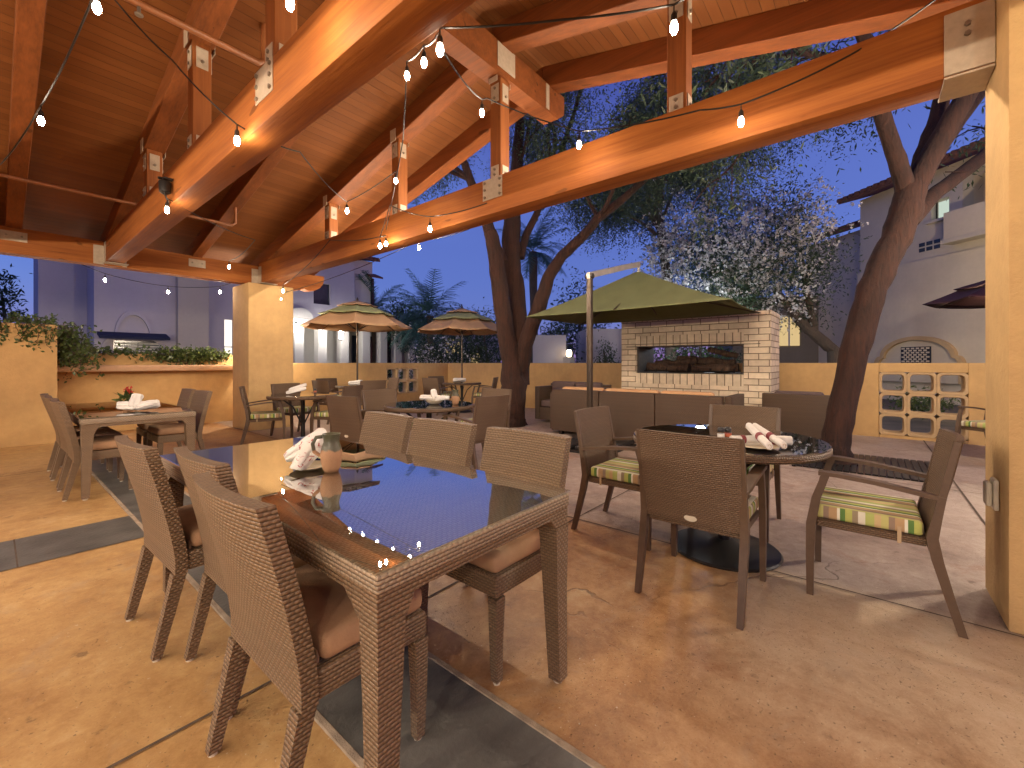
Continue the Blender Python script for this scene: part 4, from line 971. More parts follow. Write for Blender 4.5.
wt = thing('flowering_tree', 'large tree covered in white blossoms above the fireplace', 'tree', (0, 0, 0))
b = MB(); q = cw(838, 360, 12.4); q.z = 0
trunk_tube(b, [(q, .2), (cw(833, 350, 12.4), .17), (cw(815, 335, 12.4), .15), (cw(798, 320, 12.3), .12), (cw(775, 290, 12.2), .09)], 41, 9)
trunk_tube(b, [(cw(815, 335, 12.4), .12), (cw(808, 300, 12.4), .1), (cw(800, 250, 12.4), .07)], 42, 8); b.build('trunk', M['bark_dk'], wt, True)
blossom_mass(wt, 6.75, 12.6, 4.15, 2.5, 2.15, 2.0, 50, 34000, 1700, .10, .08)

def shrub(name, label, px, z, w, h0, h1, seed, n=2500, lsz=.12, mat='leaf_dk', bloom=0, cat='shrub', trunk=True):
    t = thing(name, label, cat, (0, 0, 0)); r = np.random.default_rng(seed)
    c = r.normal(size=(26, 3)); c /= np.linalg.norm(c, axis=1)[:, None]; c *= r.uniform(.3, .9, 26)[:, None]
    P = c[r.integers(0, 26, n)] + r.normal(size=(n, 3)) * .22
    o = np.array(cw(px, HOR, z)); o[2] = (h0 + h1) / 2; ex = np.array(cv(1, 0)); ez = np.array(cv(0, 1))
    W = o + P[:, :1] * w / 2 * ex + P[:, 1:2] * w / 2.6 * ez + P[:, 2:] * np.array([0, 0, (h1 - h0) / 2])
    leaves('crown', W, lsz, M[mat], t, seed, .32, .15)
    if bloom:
        B = np.repeat(W[:bloom], 4, axis=0) + r.normal(size=(bloom * 4, 3)) * .05; leaves('blossom', B, .075, M['bloom'], t, seed + 3, .75)
    if trunk:
        b = MB(); q = Vector(o); a = []; rs = random.Random(seed)
        trunk_tube(b, [(Vector((q.x, q.y, -.05)), .06 + .012 * (h1 - h0)), (Vector((q.x + .1, q.y, (h0 + h1) * .35)), .05 + .008 * (h1 - h0)), (Vector((q.x, q.y + .1, h1 * .75)), .03)], seed, 7)
        b.build('trunk', M['bark_dk'], t, True)
    return t
shrub('oleander_bush', 'white flowering bush behind the wall between the two tan umbrellas', 441, 15, 2.4, .3, 2.35, 61, 3200, .11, 'leaf_dk', 200)
shrub('garden_bush', 'dark green bush behind the right tan umbrella', 486, 15.5, 2.2, .2, 3.0, 62, 3600, .12)
shrub('background_tree', 'dark round tree below the palm crown in the middle', 398, 27, 4.0, 2.0, 5.0, 63, 2600, .22, 'leaf_dk', 0, 'tree')
shrub('background_tree', 'dark tree between the two palms far behind the left umbrella', 455, 26, 4.5, 1.5, 4.6, 64, 3000, .22, 'leaf_dk', 0, 'tree')
shrub('background_tree', 'tall bluish tree far behind the cantilever umbrella mast', 580, 22, 3.2, 1.0, 5.6, 65, 2600, .2, 'leaf_teal', 0, 'tree')
shrub('garden_bush', 'dense dark bush seen through the fireplace opening', 694, 13.6, 4.6, .0, 2.2, 75, 7500, .12)
shrub('background_tree', 'dark leafy tree just left of the olive umbrella, behind the forked trunk', 552, 19, 2.6, .5, 3.4, 66, 3200, .15, 'leaf_dk', 0, 'tree')
shrub('background_tree', 'slim tree beside the low mauve wall left of the fireplace', 606, 17, 1.0, .4, 2.3, 67, 1100, .11, 'leaf_dk', 0, 'tree')
shrub('background_tree', 'dark tree between the right end of the colonnade and the right umbrella', 424, 29, 3.0, .5, 4.3, 70, 2600, .2, 'leaf_dk', 0, 'tree')
shrub('garden_bush', 'low bush seen through the breeze blocks at the right', 925, 9.2, 1.4, .0, .75, 71, 900, .09, 'leaf_vine', trunk=False)
shrub('garden_bush', 'green bush seen through the breeze blocks between the umbrellas', 405, 15.2, 1.7, .0, 1.05, 72, 1100, .1, 'leaf_vine', trunk=False)
shrub('background_tree', 'dark spiky tree at the far left edge behind the ivy wall', 2, 17, 1.5, 2.6, 5.2, 73, 700, .2, 'leaf_dk', 0, 'tree')
def palm(label, px, py, z, L, seed, nf=30, mat='palm'):
    t = thing('palm_tree', label, 'tree', (0, 0, 0)); rs = random.Random(seed); c = cw(px, py, z)
    b = MB(); trunk_tube(b, [(Vector((c.x, c.y, -.05)), .24), (Vector((c.x + .1, c.y, c.z * .5)), .19), (c, .2)], seed, 10); b.build('trunk', M['bark_dk'], t, True)
    b = MB()
    for k in range(nf):
        az = rs.uniform(0, 2 * PI); el = rs.uniform(-.35, 1.35); d = Vector((math.cos(az) * math.cos(el), math.sin(az) * math.cos(el), math.sin(el)))
        p = Vector(c); prev = Vector(c); N = 14
        for i in range(N):
            prev = Vector(p); p = p + d * (L / N); d = (d + Vector((0, 0, -.075 - .03 * rs.random()))).normalized()
            side = d.cross(Vector((0, 0, 1))).normalized()
            b.quad(prev + side * .012, prev - side * .012, p - side * .01, p + side * .01)
            if i > 1:
                ll = L * .26 * (1 - abs(i / N - .45) * 1.1)
                for s in (-1, 1):
                    for f in (0, .5):
                        q = prev.lerp(p, f); tip = q + (side * s * .8 + d * .65 + Vector((0, 0, -.22 + rs.gauss(0, .12)))).normalized() * ll; w = d * .028
                        b.quad(q - w, q + w, tip + w * .2, tip - w * .2)
    b.build('frond', M[mat], t); return t
palm('feathery palm behind and between the two tan umbrellas', 430, 316, 24, 2.9, 5, 46)
palm('palm crown showing over the colonnade, left of the other palms', 374, 312, 26, 2.6, 6, 34)
palm('slender palm seen between the stems of the forked tree', 533, 252, 21, 2.3, 8, 30)
# ivy on the walls
def vine(label, fn, n, seed, sz=.075):
    t = thing('climbing_vine', label, 'vine', (0, 0, 0)); r = np.random.default_rng(seed); rs = random.Random(seed)
    C = []; b = MB()
    for k in range(n):
        p, steps, d = fn(rs); p = Vector(p); pts = [p.copy()]
        for i in range(steps):
            d2 = Vector(d) + Vector((rs.gauss(0, .5), rs.gauss(0, .12), rs.gauss(0, .3))); p = p + d2 * .06; pts.append(p.copy())
            for _ in range(3): C.append((p.x + rs.gauss(0, .035), p.y - abs(rs.gauss(0, .03)), p.z + rs.gauss(0, .035)))
        b.tube(pts, .004, 4, cap=False)
    b.build('stem', M['bark_dk'], t); leaves('leaf', np.array(C), sz, M['leaf_vine'], t, seed, .6, .35)
def f1(rs):
    x = rs.triangular(-1.2, .72, .5); front = rs.random() < (.25 if x > .25 else .5)
    if front: return (x, 9.645, 1.83), rs.randint(2, 7), (.1, 0, -.9)
    return (x, rs.uniform(9.7, 10.5), 1.84 + .08 * rs.random()), rs.randint(2, 4), (.25, 0, .12)
vine('ivy spilling over the top of the far left pier wall', f1, 130, 1, .055)
def f2(rs):
    x = .68 + abs(rs.gauss(0, .16)); return (x, rs.uniform(9.75, 10.4), rs.uniform(1.45, 1.9)), rs.randint(3, 9), (.25, 0, -.75)
vine('ivy hanging down the end of the pier wall beside the ledge', f2, 90, 2, .06)
def f3(rs):
    x = rs.triangular(1.75, 3.2, 2.7); return (x, rs.uniform(10.35, 10.5), rs.uniform(1.36, 1.50)), rs.randint(3, 6), (.2, -.25, -.25)
vine('ivy trailing along the wall top and onto the stone ledge beside the column', f3, 200, 3, .055)
def f4(rs):
    x = rs.uniform(1.0, 1.9); return (x, rs.uniform(10.42, 10.6), 1.42), rs.randint(1, 4), (.5, 0, .05)
vine('thin ivy strand along the middle of the ledge wall', f4, 40, 4)

# ---------------------------------------------------------------- buildings
def bx(root, name, mat, x0, x1, y0, y1, z0, z1, bev=.0):
    b = MB(); b.box(x0, x1, y0, y1, z0, z1, bev); return b.build(name, M[mat], root)
def wall_poly(root, name, mat, outline, holes, fn, dep):
    """flat wall with openings: outline and holes in (u, z); fn maps (u, d, z) to world"""
    us = sorted({u for u, z in outline} | {h[i] for h in holes for i in (0, 1)}); zs = sorted({z for u, z in outline} | {h[i] for h in holes for i in (2, 3)})
    u0, u1 = min(u for u, z in outline), max(u for u, z in outline); b = MB()
    for a, c in zip(us, us[1:]):
        run = None
        for z0, z1 in zip(zs, zs[1:]):
            um, zm = (a + c) / 2, (z0 + z1) / 2
            if any(h[0] < um < h[1] and h[2] < zm < h[3] for h in holes): run = None; continue
            b.hexa([fn(a, 0, z0), fn(c, 0, z0), fn(c, dep, z0), fn(a, dep, z0), fn(a, 0, z1), fn(c, 0, z1), fn(c, dep, z1), fn(a, dep, z1)])
    bm = b.bm; bmesh.ops.remove_doubles(bm, verts=bm.verts[:], dist=.001)
    seen = {}
    for f in bm.faces[:]:
        k = tuple(sorted(v.index for v in f.verts)) if False else frozenset(f.verts)
        seen.setdefault(k, []).append(f)
    dead = [f for fs in seen.values() if len(fs) > 1 for f in fs]
    bmesh.ops.delete(bm, geom=dead, context='FACES')
    return b.build(name, M[mat], root)
# left mauve building with a scalloped niche and an awning
LB = thing('stucco_building', 'mauve stucco building with a scalloped niche and dark awning behind the ledge wall', 'building')
bx(LB, 'wall', 'mauve_st', 2.1, 4.2, 19.0, 23, -.2, 7.5); bx(LB, 'wall', 'mauve_st', .98, 2.098, 20.6, 23, -.2, 7.5)
bx(LB, 'wall', 'beige_st', 4.202, 5.12, 18.7, 23, -.2, 7.5)
wall_poly(LB, 'wall', 'mauve_st', [(5.122, -.2), (7.6, -.2), (7.6, 7.5), (5.122, 7.5)], [(5.86, 6.5, .8, 2.95)], lambda u, d, z: (u, 19.5 + d, z), .3)
LIT = m_emit('lit_window', (1.0, .93, .80), .5); LITW = m_emit('warm_lit_window', (1.0, .72, .34), .22); LITC = m_emit('pale_lit_window', (.85, 1.0, .85), .2)
b = MB(); b.box(5.84, 6.52, 19.68, 19.70, .78, 2.97); wn = b.build('window', LIT, LB)
b = MB(); b.box(6.16, 6.20, 19.62, 19.66, .8, 2.95); b.box(5.86, 6.5, 19.62, 19.66, 1.85, 1.89); b.build('mullion', M['white_st'], wn)
def niche_outline(w, z0, z1, steps=10, cf=.6):
    # scalloped arch: two shoulders and a raised round centre
    P = [(-w, z0), (-w, z0 + (z1 - z0) * .35)]
    h = z1 - z0
    for i in range(steps + 1): a = PI - PI / 2 * i / steps; P.append((-w * (cf + .02) + w * (.98 - cf) * math.cos(a), z0 + h * .35 + h * .22 * math.sin(a)))
    for i in range(steps * 2 + 1): a = PI - PI * i / (steps * 2); P.append((w * cf * math.cos(a), z0 + h * .57 + h * .43 * math.sin(a)))
    for i in range(steps + 1): a = PI / 2 - PI / 2 * i / steps; P.append((w * (cf + .02) + w * (.98 - cf) * math.cos(a), z0 + h * .35 + h * .22 * math.sin(a)))
    return P + [(w, z0 + (z1 - z0) * .35), (w, z0)]
def niche(root, fn, w, z0, z1, mat, bmat, cf=.6):
    P = niche_outline(w, z0, z1, 10, cf); b = MB(); ring = []
    N = len(P)
    b.loft([[fn(u, 0, z) for u, z in P], [fn(u, -.12, z) for u, z in P], [fn(u * .9, -.12, z0 + (z - z0) * .92) for u, z in P], [fn(u * .9, .001, z0 + (z - z0) * .92) for u, z in P]], cap=False)
    o = b.build('niche_moulding', M[mat], root)
    b = MB(); b.poly([fn(u * .899, -.012, z0 + (z - z0) * .919) for u, z in P], Vector(fn(0, .011, 0)) - Vector(fn(0, 0, 0))); b.build('niche_panel', M[bmat], o)
    return o
niche(LB, lambda u, d, z: (3.05 + u, 19.0 + d, z), .80, .9, 3.0, 'mauve_st', 'mauve_st')
b = MB(); b.poly([(2.15, 18.86, 2.24), (2.15, 18.3, 2.08), (2.15, 18.3, 2.0), (2.15, 18.86, 2.14)], (1.75, 0, 0)); b.build('awning', M['navy'], LB)
b = MB(); b.box(2.55, 3.75, 18.93, 18.965, .9, 1.98); lt = b.build('window', M['shade'], LB)
b = MB()
for k in range(11): b.box(2.58, 3.14, 18.90, 18.925, .95 + k * .09, 1.01 + k * .09); b.box(3.17, 3.72, 18.90, 18.925, .95 + k * .09, 1.01 + k * .09)
b.build('shutter', M['slat'], lt)
# colonnaded building in the middle distance
CB = thing('colonnaded_building', 'two storey pale building with a lit colonnade behind the left umbrella', 'building')
YB = 22.0
bx(CB, 'wall', 'white_st', 8.6, 13.2, YB + 2.2, YB + 8, -.2, 6.9)
wall_poly(CB, 'wall', 'mauve_st', [(8.6, 3.5), (12.9, 3.5), (12.9, 6.9), (8.6, 6.9)], [(10.6, 11.5, 4.3, 5.4)], lambda u, d, z: (u, YB + d, z), .25)
bx(CB, 'window', 'shade', 10.58, 11.52, YB + .15, YB + .2, 4.28, 5.42)
bx(CB, 'wall', 'white_st', 12.9, 14.4, YB + .6, YB + 4, 3.5, 7.2)
for (x0, x1, yy, zz) in ((8.4, 13.1, YB - .35, 6.92), (12.7, 14.7, YB + .25, 7.22)):
    b = MB(); b.hexa([(x0, yy, zz), (x1, yy, zz), (x1, yy + 4.5, zz + .9), (x0, yy + 4.5, zz + .9), (x0, yy, zz + .12), (x1, yy, zz + .12), (x1, yy + 4.5, zz + 1.02), (x0, yy + 4.5, zz + 1.02)])
    for k in range(int((x1 - x0) / .22)): b.tube([(x0 + .11 + k * .22, yy - .02, zz + .14), (x0 + .11 + k * .22, yy + 4.4, zz + 1.03)], .08, 6)
    b.build('roof', M['tile'], CB)
b = MB(); b.hexa([(14.0, YB + .1, 6.2), (14.8, YB + .1, 6.2), (14.8, YB + .9, 6.5), (14.0, YB + .9, 6.5), (14.0, YB + .1, 6.3), (14.8, YB + .1, 6.3), (14.8, YB + .9, 6.6), (14.0, YB + .9, 6.6)]); b.build('roof', M['tile'], CB)
bx(CB, 'drain_pipe', 'dark', 14.25, 14.4, YB + .42, YB + .55, 3.5, 6.2)
bx(CB, 'cornice', 'white_st', 8.6, 18.4, YB - .12, YB + 2.15, 3.22, 3.5, .03)
for i, x in enumerate((9.65, 10.85, 12.1, 13.4, 14.55, 15.6, 16.6, 17.6)):
    bx(CB, 'pillar', 'white_st', x, x + .46, YB, YB + .46, -.2, 3.22)
bx(CB, 'wall', 'white_st', 14.4, 18.4, YB + 2.0, YB + 2.2, -.2, 3.22)
bx(CB, 'wall', 'white_st', 13.202, 14.398, YB + 2.21, YB + 2.4, -.2, 3.6)
for x in (13.9, 15.15, 16.15): bx(CB, 'window', 'shade', x, x + .5, YB + 1.97, YB + 1.995, .3, 2.9)
for k in range(18):
    a = PI * k / 17
b = MB(); b.poly([(9.9 + .62 * math.cos(PI * k / 16), YB - .02, 3.5 + .5 * math.sin(PI * k / 16)) for k in range(17)], (0, -.10, 0)); b.build('arch_moulding', M['white_st'], CB)
def sconce(label, px, py, z, cr=1.0, s=45):
    p = cw(px, py, z); t = thing('wall_lantern', label, 'lantern', tuple(p))
    b = MB(); b.lathe([(.09, -.2), (.09, .2)], 14); b.build('shade', m_emit('lantern_glass', (1, .97, .92), s), t)
    b = MB(); b.lathe([(.11, .2), (.12, .22), (.02, .3)], 14); b.build('cap', M['dark'], t, True)
    b = MB(); b.lathe([(.02, -.28), (.12, -.22), (.11, -.2)], 14); b.build('bracket', M['dark'], t, True)
sconce('bright white wall lantern just right of the ochre column', 296, 328, 20.9)
sconce('bright white wall lantern behind the left tan umbrella skirt', 341, 335, 22.2)
# low mauve wall and a pillar lamp between the forked tree and the fireplace
w = thing('garden_wall', 'mauve garden wall between the forked tree and the fireplace', 'wall')
a0, a1 = cw(533, HOR, 16.5), cw(566, HOR, 16.5)
b = MB(); d = (a1 - a0).normalized(); nrm = Vector((-d.y, d.x, 0)) * .25
b.hexa([tuple((q + Vector((0, 0, zz - q.z)))) for zz in (-.1, 2.3) for q in (a0, a1, a1 + nrm, a0 + nrm)]); b.build('wall', M['mauve_st'], w)
a0, a1 = cw(586, HOR, 18.5), cw(650, HOR, 18.5)
w = thing('stucco_building', 'plain mauve building side behind the mast and the fireplace', 'building')
b = MB(); d = (a1 - a0).normalized(); nrm = Vector((-d.y, d.x, 0)) * 3
b.hexa([tuple((q + Vector((0, 0, zz - q.z)))) for zz in (-.1, 2.7) for q in (a0, a1, a1 + nrm, a0 + nrm)]); b.build('wall', M['mauve_st'], w)
pl = thing('lamp_post', 'short pillar lamp glowing beside the mauve garden wall', 'lamp', tuple(cw(569, HOR, 16) - Vector((0, 0, CAM_H))))
b = MB(); b.box(-.16, .16, -.16, .16, -.05, 1.45, .01); b.build('pillar', M['beige_st'], pl)
b = MB(); b.lathe([(.06, 1.46), (.10, 1.52), (.10, 1.66), (.06, 1.72)], 12); b.build('lamp_glass', m_emit('pillar_glass', (1, .8, .5), 4), pl)
b = MB(); b.lathe([(.13, 1.72), (.02, 1.84)], 12); b.build('cap', M['dark'], pl)
for i, (lab, px, py, z, w_, h_, mm) in enumerate((('far house with two lit windows behind the right umbrella pole', 458, 345, 30, 2.9, 3.4, None), )):
    p = cw(px, HOR, z); t = thing('far_house', lab, 'house', (p.x, p.y, 0), -math.atan2(CA, SA))
    b = MB(); b.box(-w_, w_, 0, 4, -.1, h_); b.build('wall', M['mauve_st'], t)
    for (x0, x1, z0, z1) in ((-.9, .1, 1.9, 2.9), (.9, 1.5, 1.0, 1.9), (-.2, .3, .9, 1.4)):
        b = MB(); b.box(x0, x1, -.06, -.01, z0, z1); b.build('window', LITW, t)
# right two storey building seen along its wall
RBd = thing('stucco_building', 'two storey beige building with a scalloped niche, lattice vents and tile eaves at the right', 'building')
o = cv(12.9, 16.0); dv = (cv(13.43, 12.2) - o).normalized(); nv = Vector((dv.y, -dv.x, 0))
if nv.dot(cv(1, 0)) < 0: nv = -nv          # into the building
fw = lambda u, d, z: tuple(o + dv * u + nv * d + Vector((0, 0, z)))
wall_poly(RBd, 'wall', 'cream_st', [(-.05, -.2), (9, -.2), (9, 4.55), (-.05, 4.55)], [], fw, .4)
wall_poly(RBd, 'upper_wall', 'beige_st', [(-.05, 4.552), (9, 4.552), (9, 7.3), (-.05, 7.3)], [(2.35, 2.85, 5.75, 6.35), (3.2, 5.0, 5.55, 6.9)], lambda u, d, z: fw(u, d + .12, z), .4)
def fbox(name, mat, u0, u1, d0, d1, z0, z1, par=RBd):
    b = MB(); b.hexa([fw(u, d, z) for z in (z0, z1) for u, d in ((u0, d0), (u1, d0), (u1, d1), (u0, d1))]); return b.build(name, mat, par)
wn = fbox('window', LITC, 2.33, 2.87, .4, .43, 5.72, 6.38); fbox('mullion', M['dark'], 2.35, 2.38, .3, .33, 5.75, 6.35, wn); fbox('sill', M['beige_st'], 2.25, 2.95, .02, .119, 5.66, 5.74, wn)
wn = fbox('window', LITC, 3.9, 4.35, .9, .93, 5.7, 6.6)
fbox('balcony_back', M['cream_st'], 3.1, 5.1, 1.0, 1.1, 5.4, 7.0); fbox('balcony_side', M['cream_st'], 3.0, 3.098, .53, 1.1, 5.3, 7.1); fbox('balcony_parapet', M['cream_st'], 3.0, 5.2, -.28, .115, 4.95, 5.75); fbox('balcony_ledge', M['beige_st'], 2.95, 5.25, -.33, .11, 4.82, 4.945)
for k in range(3):
    for j in range(2): fbox('lattice_vent', M['shade'], 2.0 + k * .22, 2.17 + k * .22, .105, .118, 4.83 + j * .17, 4.95 + j * .17)
# eave: sloping boards and barrel tiles
b = MB(); b.hexa([fw(-.4, -.45, 7.24), fw(9, -.45, 7.24), fw(9, 2, 7.95), fw(-.4, 2, 7.95), fw(-.4, -.45, 7.34), fw(9, -.45, 7.34), fw(9, 2, 8.05), fw(-.4, 2, 8.05)]); rf = b.build('roof', M['tile'], RBd)
b = MB()
for k in range(40): u = -.35 + k * .235; b.tube([fw(u, -.5, 7.36), fw(u, 2, 8.08)], .085, 8)
b.build('barrel_tile', M['tile'], rf)
b = MB(); b.hexa([fw(-3.5, .6, 6.55), fw(-.06, .6, 6.55), fw(-.06, 3, 7.3), fw(-3.5, 3, 7.3), fw(-3.5, .6, 6.65), fw(-.06, .6, 6.65), fw(-.06, 3, 7.4), fw(-3.5, 3, 7.4)]); rf = b.build('roof', M['tile'], RBd)
b = MB()
for k in range(14): u = -3.4 + k * .24; b.tube([fw(u, .56, 6.67), fw(u, 3, 7.43)], .085, 8)
b.build('barrel_tile', M['tile'], rf)
wall_poly(RBd, 'wall', 'cream_st', [(-3.5, -.2), (-.06, -.2), (-.06, 6.5), (-3.5, 6.5)], [], lambda u, d, z: fw(u, d + 1.0, z), .3)
niche(RBd, lambda u, d, z: fw(2.04 + u, d, z), 1.36, .6, 2.1, 'block', 'cream_st', .84)
vt = fbox('lattice_vent', M['shade'], 1.55, 2.46, -.04, -.013, 1.1, 1.76)
b = MB()
for r_ in range(9):
    for c_ in range(6):
        u = 1.585 + c_ * .15 + (.075 if r_ % 2 else 0)
        if u + .1 < 2.47: b.hexa([fw(u_, d_, z_) for z_ in (1.12 + r_ * .07, 1.12 + r_ * .07 + .05) for u_, d_ in ((u, -.06), (u + .09, -.06), (u + .09, -.041), (u, -.041))])
b.build('lattice', M['cream_st'], vt)
p = cv(10.6, 8.6); yl = thing('lamp_post', 'added fill lamp post with a frosted globe, out of view past the right column', 'lamp', (p.x, p.y, 0))
b = MB(); b.lathe([(.10, -.03), (.10, .08), (.045, .14), (.04, 2.75), (.09, 2.8)], 14); b.build('post', M['dark'], yl, True)  # unseen lamp added to warm the wall of the right building
b = MB(); b.lathe([(.08, 2.81), (.15, 2.88), (.18, 3.0), (.15, 3.12), (.06, 3.19)], 18); b.build('globe', m_emit('fill_globe_glass', (1, .78, .50), 115), yl, True)
p = cv(4.9, 11.2); yl = thing('lamp_post', 'short lamp post added out of sight behind the fireplace to light the blossoms', 'lamp', (p.x, p.y, 0))
b = MB(); b.lathe([(.10, -.03), (.10, .08), (.04, .12), (.035, 1.85), (.08, 1.89)], 14); b.build('post', M['dark'], yl, True)  # invented lamp, kept out of sight, brightens the flowering tree
b = MB(); b.lathe([(.07, 1.90), (.12, 1.95), (.14, 2.03), (.12, 2.12), (.05, 2.17)], 18); b.build('globe', m_emit('fill_globe_glass_small', (.80, .90, 1), 70), yl, True)
def fill_globe_post(label, xr, z, h, s, c=(1, .83, .62)):  # unseen lamp posts added as fill light
    p = cv(xr, z); yl = thing('lamp_post', label, 'lamp', (p.x, p.y, 0))
    b = MB(); b.lathe([(.10, .0), (.10, .1), (.042, .16), (.036, h - .05), (.08, h)], 14); b.build('post', M['dark'], yl, True)
    b = MB(); b.lathe([(.07, h + .01), (.12, h + .07), (.14, h + .16), (.12, h + .25), (.05, h + .31)], 18); b.build('globe', m_emit('fill_patio_globe', c, s), yl, True)
fill_globe_post('lamp post added outside the frame right of the corner column as patio fill', 5.3, 3.3, 2.75, 190)  # added to brighten the fireplace front and the patio walls
fill_globe_post('lamp post added out of sight behind the far ochre column as fill', -5.35, 9.4, 1.75, 100)  # added to light the back wall and umbrella tables
fill_globe_post('low lamp added out of sight behind the ivy covered pier wall as fill', -10.3, 9.3, 1.3, 34, (1, .84, .66))  # added to lift the left building out of the dark
# warmly lit house behind the flowering tree
p = cw(812, HOR, 19); t = thing('far_house', 'house with warm lit windows glimpsed under the flowering tree', 'house', (p.x, p.y, 0), -math.atan2(CA, SA) - .25)
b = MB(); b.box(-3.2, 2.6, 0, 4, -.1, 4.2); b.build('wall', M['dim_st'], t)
for (x0, x1, z0, z1) in ((-1.35, -.5, 2.0, 3.3), (.85, 1.5, 2.1, 3.4)):
    b = MB(); b.box(x0, x1, -.06, -.01, z0, z1); wn = b.build('window', LITW, t); b = MB(); b.box((x0 + x1) / 2 - .03, (x0 + x1) / 2 + .03, -.1, -.065, z0, z1); b.build('mullion', M['white_st'], wn)

# ---------------------------------------------------------------- string lights
BULB = m_emit('bulb_glow', BULB_C, BULB_S); FILL_BULB_B = m_emit('fill_bulb_glow_left', BULB_C, BULB_S2); FILL_BULB_N = m_emit('fill_bulb_glow_gable', BULB_C, BULB_S3); BULB_L = m_emit('bulb_glow_soft', BULB_C, BULB_S4)  # bright and gable glows are boosted for the added unseen strings
bulb_mb = None
def string_light(label, pts, bulbs, sag=.12, drop=.075, glow=None):
    """cable through pts; bulbs hang from the cable at the given points"""
    t = thing('string_light', label, 'string light', (0, 0, 0), 0, 'bulb strings under the pavilion roof')
    b = MB(); P = []
    for a, c in zip(pts, pts[1:]):
        a, c = Vector(a), Vector(c); L = (c - a).length
        for k in range(8):
            q = k / 8; v = a.lerp(c, q); v.z -= sag * min(1, L / 2.5) * 4 * q * (1 - q) * .6; P.append(v)
    P.append(Vector(pts[-1])); b.tube(P, .0055, 5); b.build('cable', M['cable'], t)
    for p in bulbs:
        p = Vector(p)
        b = MB(); b.lathe([(.001, -.030), (.010, -.027), (.0165, -.014), (.018, .0), (.0155, .016), (.010, .028), (.001, .030)], 10, p); bo = b.build('bulb', glow or BULB, t, True)
        b = MB(); b.lathe([(.014, .029), (.015, .032), (.014, .06), (.006, .075)], 8, p); b.tube([p + Vector((0, 0, .07)), p + Vector((0, 0, drop + .035))], .004, 4); b.build('socket', M['cable'], bo)
up = lambda p, d=.108: Vector(p) + Vector((0, 0, d))
def bl(px, py, z): return cw(px, py, z)
A = [bl(97, 8, 2.2), bl(41, 121, 3.0)]
string_light('bulb string running down the ceiling at the far left', [Vector((-.2, -.6, 3.3)), up(A[0]), up(A[1]), cw(0, 165, 3.5), Vector((-1.5, 4.5, 3.1))], A + [Vector((-.05, .1, 3.02)), Vector((-.7, 3.3, 2.98))])
B = [bl(237, 141, 2.80), bl(347, 211, 5.0)]
string_light('bulb string crossing in front of the left tie beam', [cw(115, 0, 3.0), cw(172, 60, 2.95), up(B[0]), cw(300, 152, 3.6), up(B[1]), up(bl(396, 181, 4.6))], B + [bl(396, 181, 4.6)])
C_ = [bl(440, 50, 2.1), bl(674, 28, 2.0)]
string_light('bulb string overhead with the two largest bulbs', [Vector((.2, 1.6, 3.2)), cw(350, -4, 2.1), up(C_[0]), cw(560, 20, 2.05), up(C_[1]), Vector((1.9, -.9, 2.9)), Vector((2.9, -1.2, 3.3))], C_ + [Vector((.35, 1.2, 3.0)), Vector((2.1, -.8, 2.78))], .06)
D = [bl(424, 63, 2.7), bl(407, 76, 3.2)]
string_light('short bulb string receding between the two tie beams', [up(C_[0], .09), up(D[0]), up(D[1]), cw(403, 140, 4.2), up(bl(386, 246, 5.3), .2)], D)
E = [bl(482, 113, 3.4), bl(579, 145, 3.35), bl(741, 122, 2.62)]
string_light('bulb string along the front of the right tie beam', [up(C_[0], .02), up(E[0]), cw(487, 98, 3.45), up(E[1]), cw(700, 110, 2.8), up(E[2]), cw(850, 55, 2.5), cw(940, -4, 2.4)], E, .10)
F_ = [bl(430, 229, 4.5), bl(380, 246, 5.05), bl(386, 244, 5.3), bl(419, 248, 6.4)]
string_light('bulb string low on the far half of the right tie beam', [cw(487, 203, 4.2), up(F_[0], .13), cw(390, 205, 5.0), up(F_[1]), up(F_[2]), cw(330, 240, 6.0), up(bl(283, 291, 7.5))], F_[:3] + [bl(283, 291, 7.5)], .12)
string_light('bulb string under the eave beyond the right tie beam', [cw(487, 203, 4.25) + Vector((.3, 0, 0)), up(F_[3]), up(bl(281, 299, 8.2))], [F_[3], bl(281, 299, 8.2)], .12)
G = [bl(167, 210, 3.95), bl(229, 267, 7.2)]
string_light('bulb string from the left tie beam down to the eave beam', [cw(160, 180, 3.95), up(G[0]), cw(255, 240, 5.5), up(G[1])], G, .1)
H = [bl(105, 280, 7.2), bl(168, 292, 8.0), bl(220, 292, 8.3)]
string_light('bulb string hanging below the eave beam over the ledge', [cw(0, 225, 6.2), cw(30, 240, 6.5), up(H[0]), up(H[1]), up(H[2]), cw(262, 270, 8.2)], H, .12)
I_ = [bl(290, 4, 1.95)]
string_light('bulb string high beside the left tie beam', [Vector((.6, 2.9, 3.6)), up(I_[0]), Vector((.9, .2, 3.2))], I_ + [Vector((.7, .6, 2.95))], .08)
J = [Vector((x, y, 2.8)) for x, y in ((-.6, -1.5), (.5, -1.6), (1.6, -1.7), (2.5, -1.9), (-1.6, .6), (-2.0, 2.6), (-2.2, 5.0), (-1.2, 6.6))]
string_light('bulb string round the near side of the pavilion, behind the viewer', [Vector((3, -2, 3.2))] + [up(J[i]) for i in (3, 2, 1, 0, 4, 5, 6, 7)] + [Vector((-.2, 8.5, 3.0))], J, glow=BULB_L)

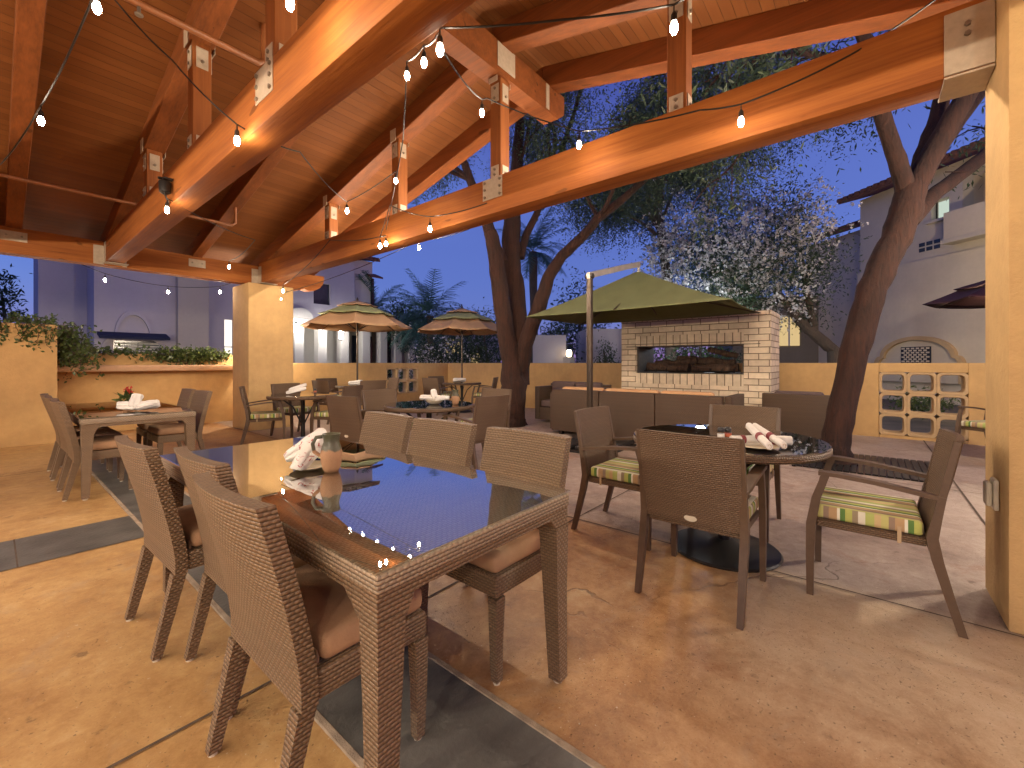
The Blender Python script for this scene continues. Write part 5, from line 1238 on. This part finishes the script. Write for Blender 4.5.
K_ = [Vector((x, y, 2.45)) for x, y in ((-2.6, -2.6), (-2.7, -1.4), (-2.8, -.2), (-2.8, 1.0), (-2.8, 2.2), (-2.8, 3.4), (-2.8, 4.6), (-2.8, 5.8))]  # unseen string added as the strong light on left-facing sides
string_light('bulb string added beyond the frame along the open left side as strong side light', [Vector((-2.4, -3.6, 2.9))] + [up(q) for q in K_] + [Vector((-3.2, 8.6, 2.7))], K_, glow=FILL_BULB_B)
L_ = [Vector((x, -2.9, 2.5)) for x in (-1.4, -.3, .8, 1.9, 3.0)]  # unseen string added to even out the foreground light
string_light('bulb string added along the near eave behind the viewer as fill', [Vector((-2.4, -3.0, 2.9))] + [up(q) for q in L_] + [Vector((3.9, -3, 2.8))], L_, glow=BULB_L)
N_ = [Vector((3.95, .6 + .42 * k, 3.12)) for k in range(16)]  # added string, masked by the tie beam, fills the patio with light
string_light('bulb string added under the outer gable edge as patio fill, hidden by the right tie beam', [Vector((4.1, -2.2, 3.3))] + [up(q) for q in N_] + [Vector((4.1, 8.6, 3.1))], N_, .05, glow=FILL_BULB_N)
# ---------------------------------------------------------------- sky and render
wd = bpy.data.worlds.new('World'); scene.world = wd; wd.use_nodes = True; nt = wd.node_tree; nt.nodes.clear()
ow = nt.nodes.new('ShaderNodeOutputWorld'); bg = nt.nodes.new('ShaderNodeBackground'); nt.links.new(bg.outputs[0], ow.inputs[0])
sk = nt.nodes.new('ShaderNodeTexSky'); sk.sky_type = 'NISHITA'; sk.sun_disc = False; sk.sun_elevation = R(SUN_EL); sk.sun_rotation = R(SUN_ROT); sk.ozone_density = 6.0; sk.air_density = 1.0; sk.dust_density = 0.3
cloud = noise(nt, coord(nt, 'Generated', (1.2, 1.2, 3)), 1.6, 4, .55, .4)
tint = mixc(nt, sm(nt, cloud, .42, .7), SKY_A, SKY_B)
skc = mixc(nt, 1.0, sk.outputs[0], tint, 'MULTIPLY')
elev = sep(nt, coord(nt, 'Generated'))[2]
skc = mixc(nt, 0.72, skc, SKY_F); skc = mixc(nt, sm(nt, elev, .36, .62), skc, mixc(nt, 1.0, skc, (.50, .46, .66), 'MULTIPLY')); put(nt, bg.inputs[0], skc); bg.inputs[1].default_value = SKY_S
vs = scene.view_settings; scene.display_settings.display_device = 'sRGB'; vs.view_transform = 'Standard'; vs.look = 'None'; vs.gamma = 1.0; vs.use_curve_mapping = False; vs.exposure = EXPO
scene.render.engine = 'CYCLES'; cy = scene.cycles
cy.use_denoising = True; cy.max_bounces = 7; cy.diffuse_bounces = 4; cy.glossy_bounces = 4; cy.transparent_max_bounces = 10; cy.transmission_bounces = 4
cy.sample_clamp_indirect = 4.0; cy.sample_clamp_direct = 0; cy.caustics_reflective = False; cy.caustics_refractive = False; cy.use_light_tree = True
try: cy.denoiser = 'OPENIMAGEDENOISE'
except Exception: pass
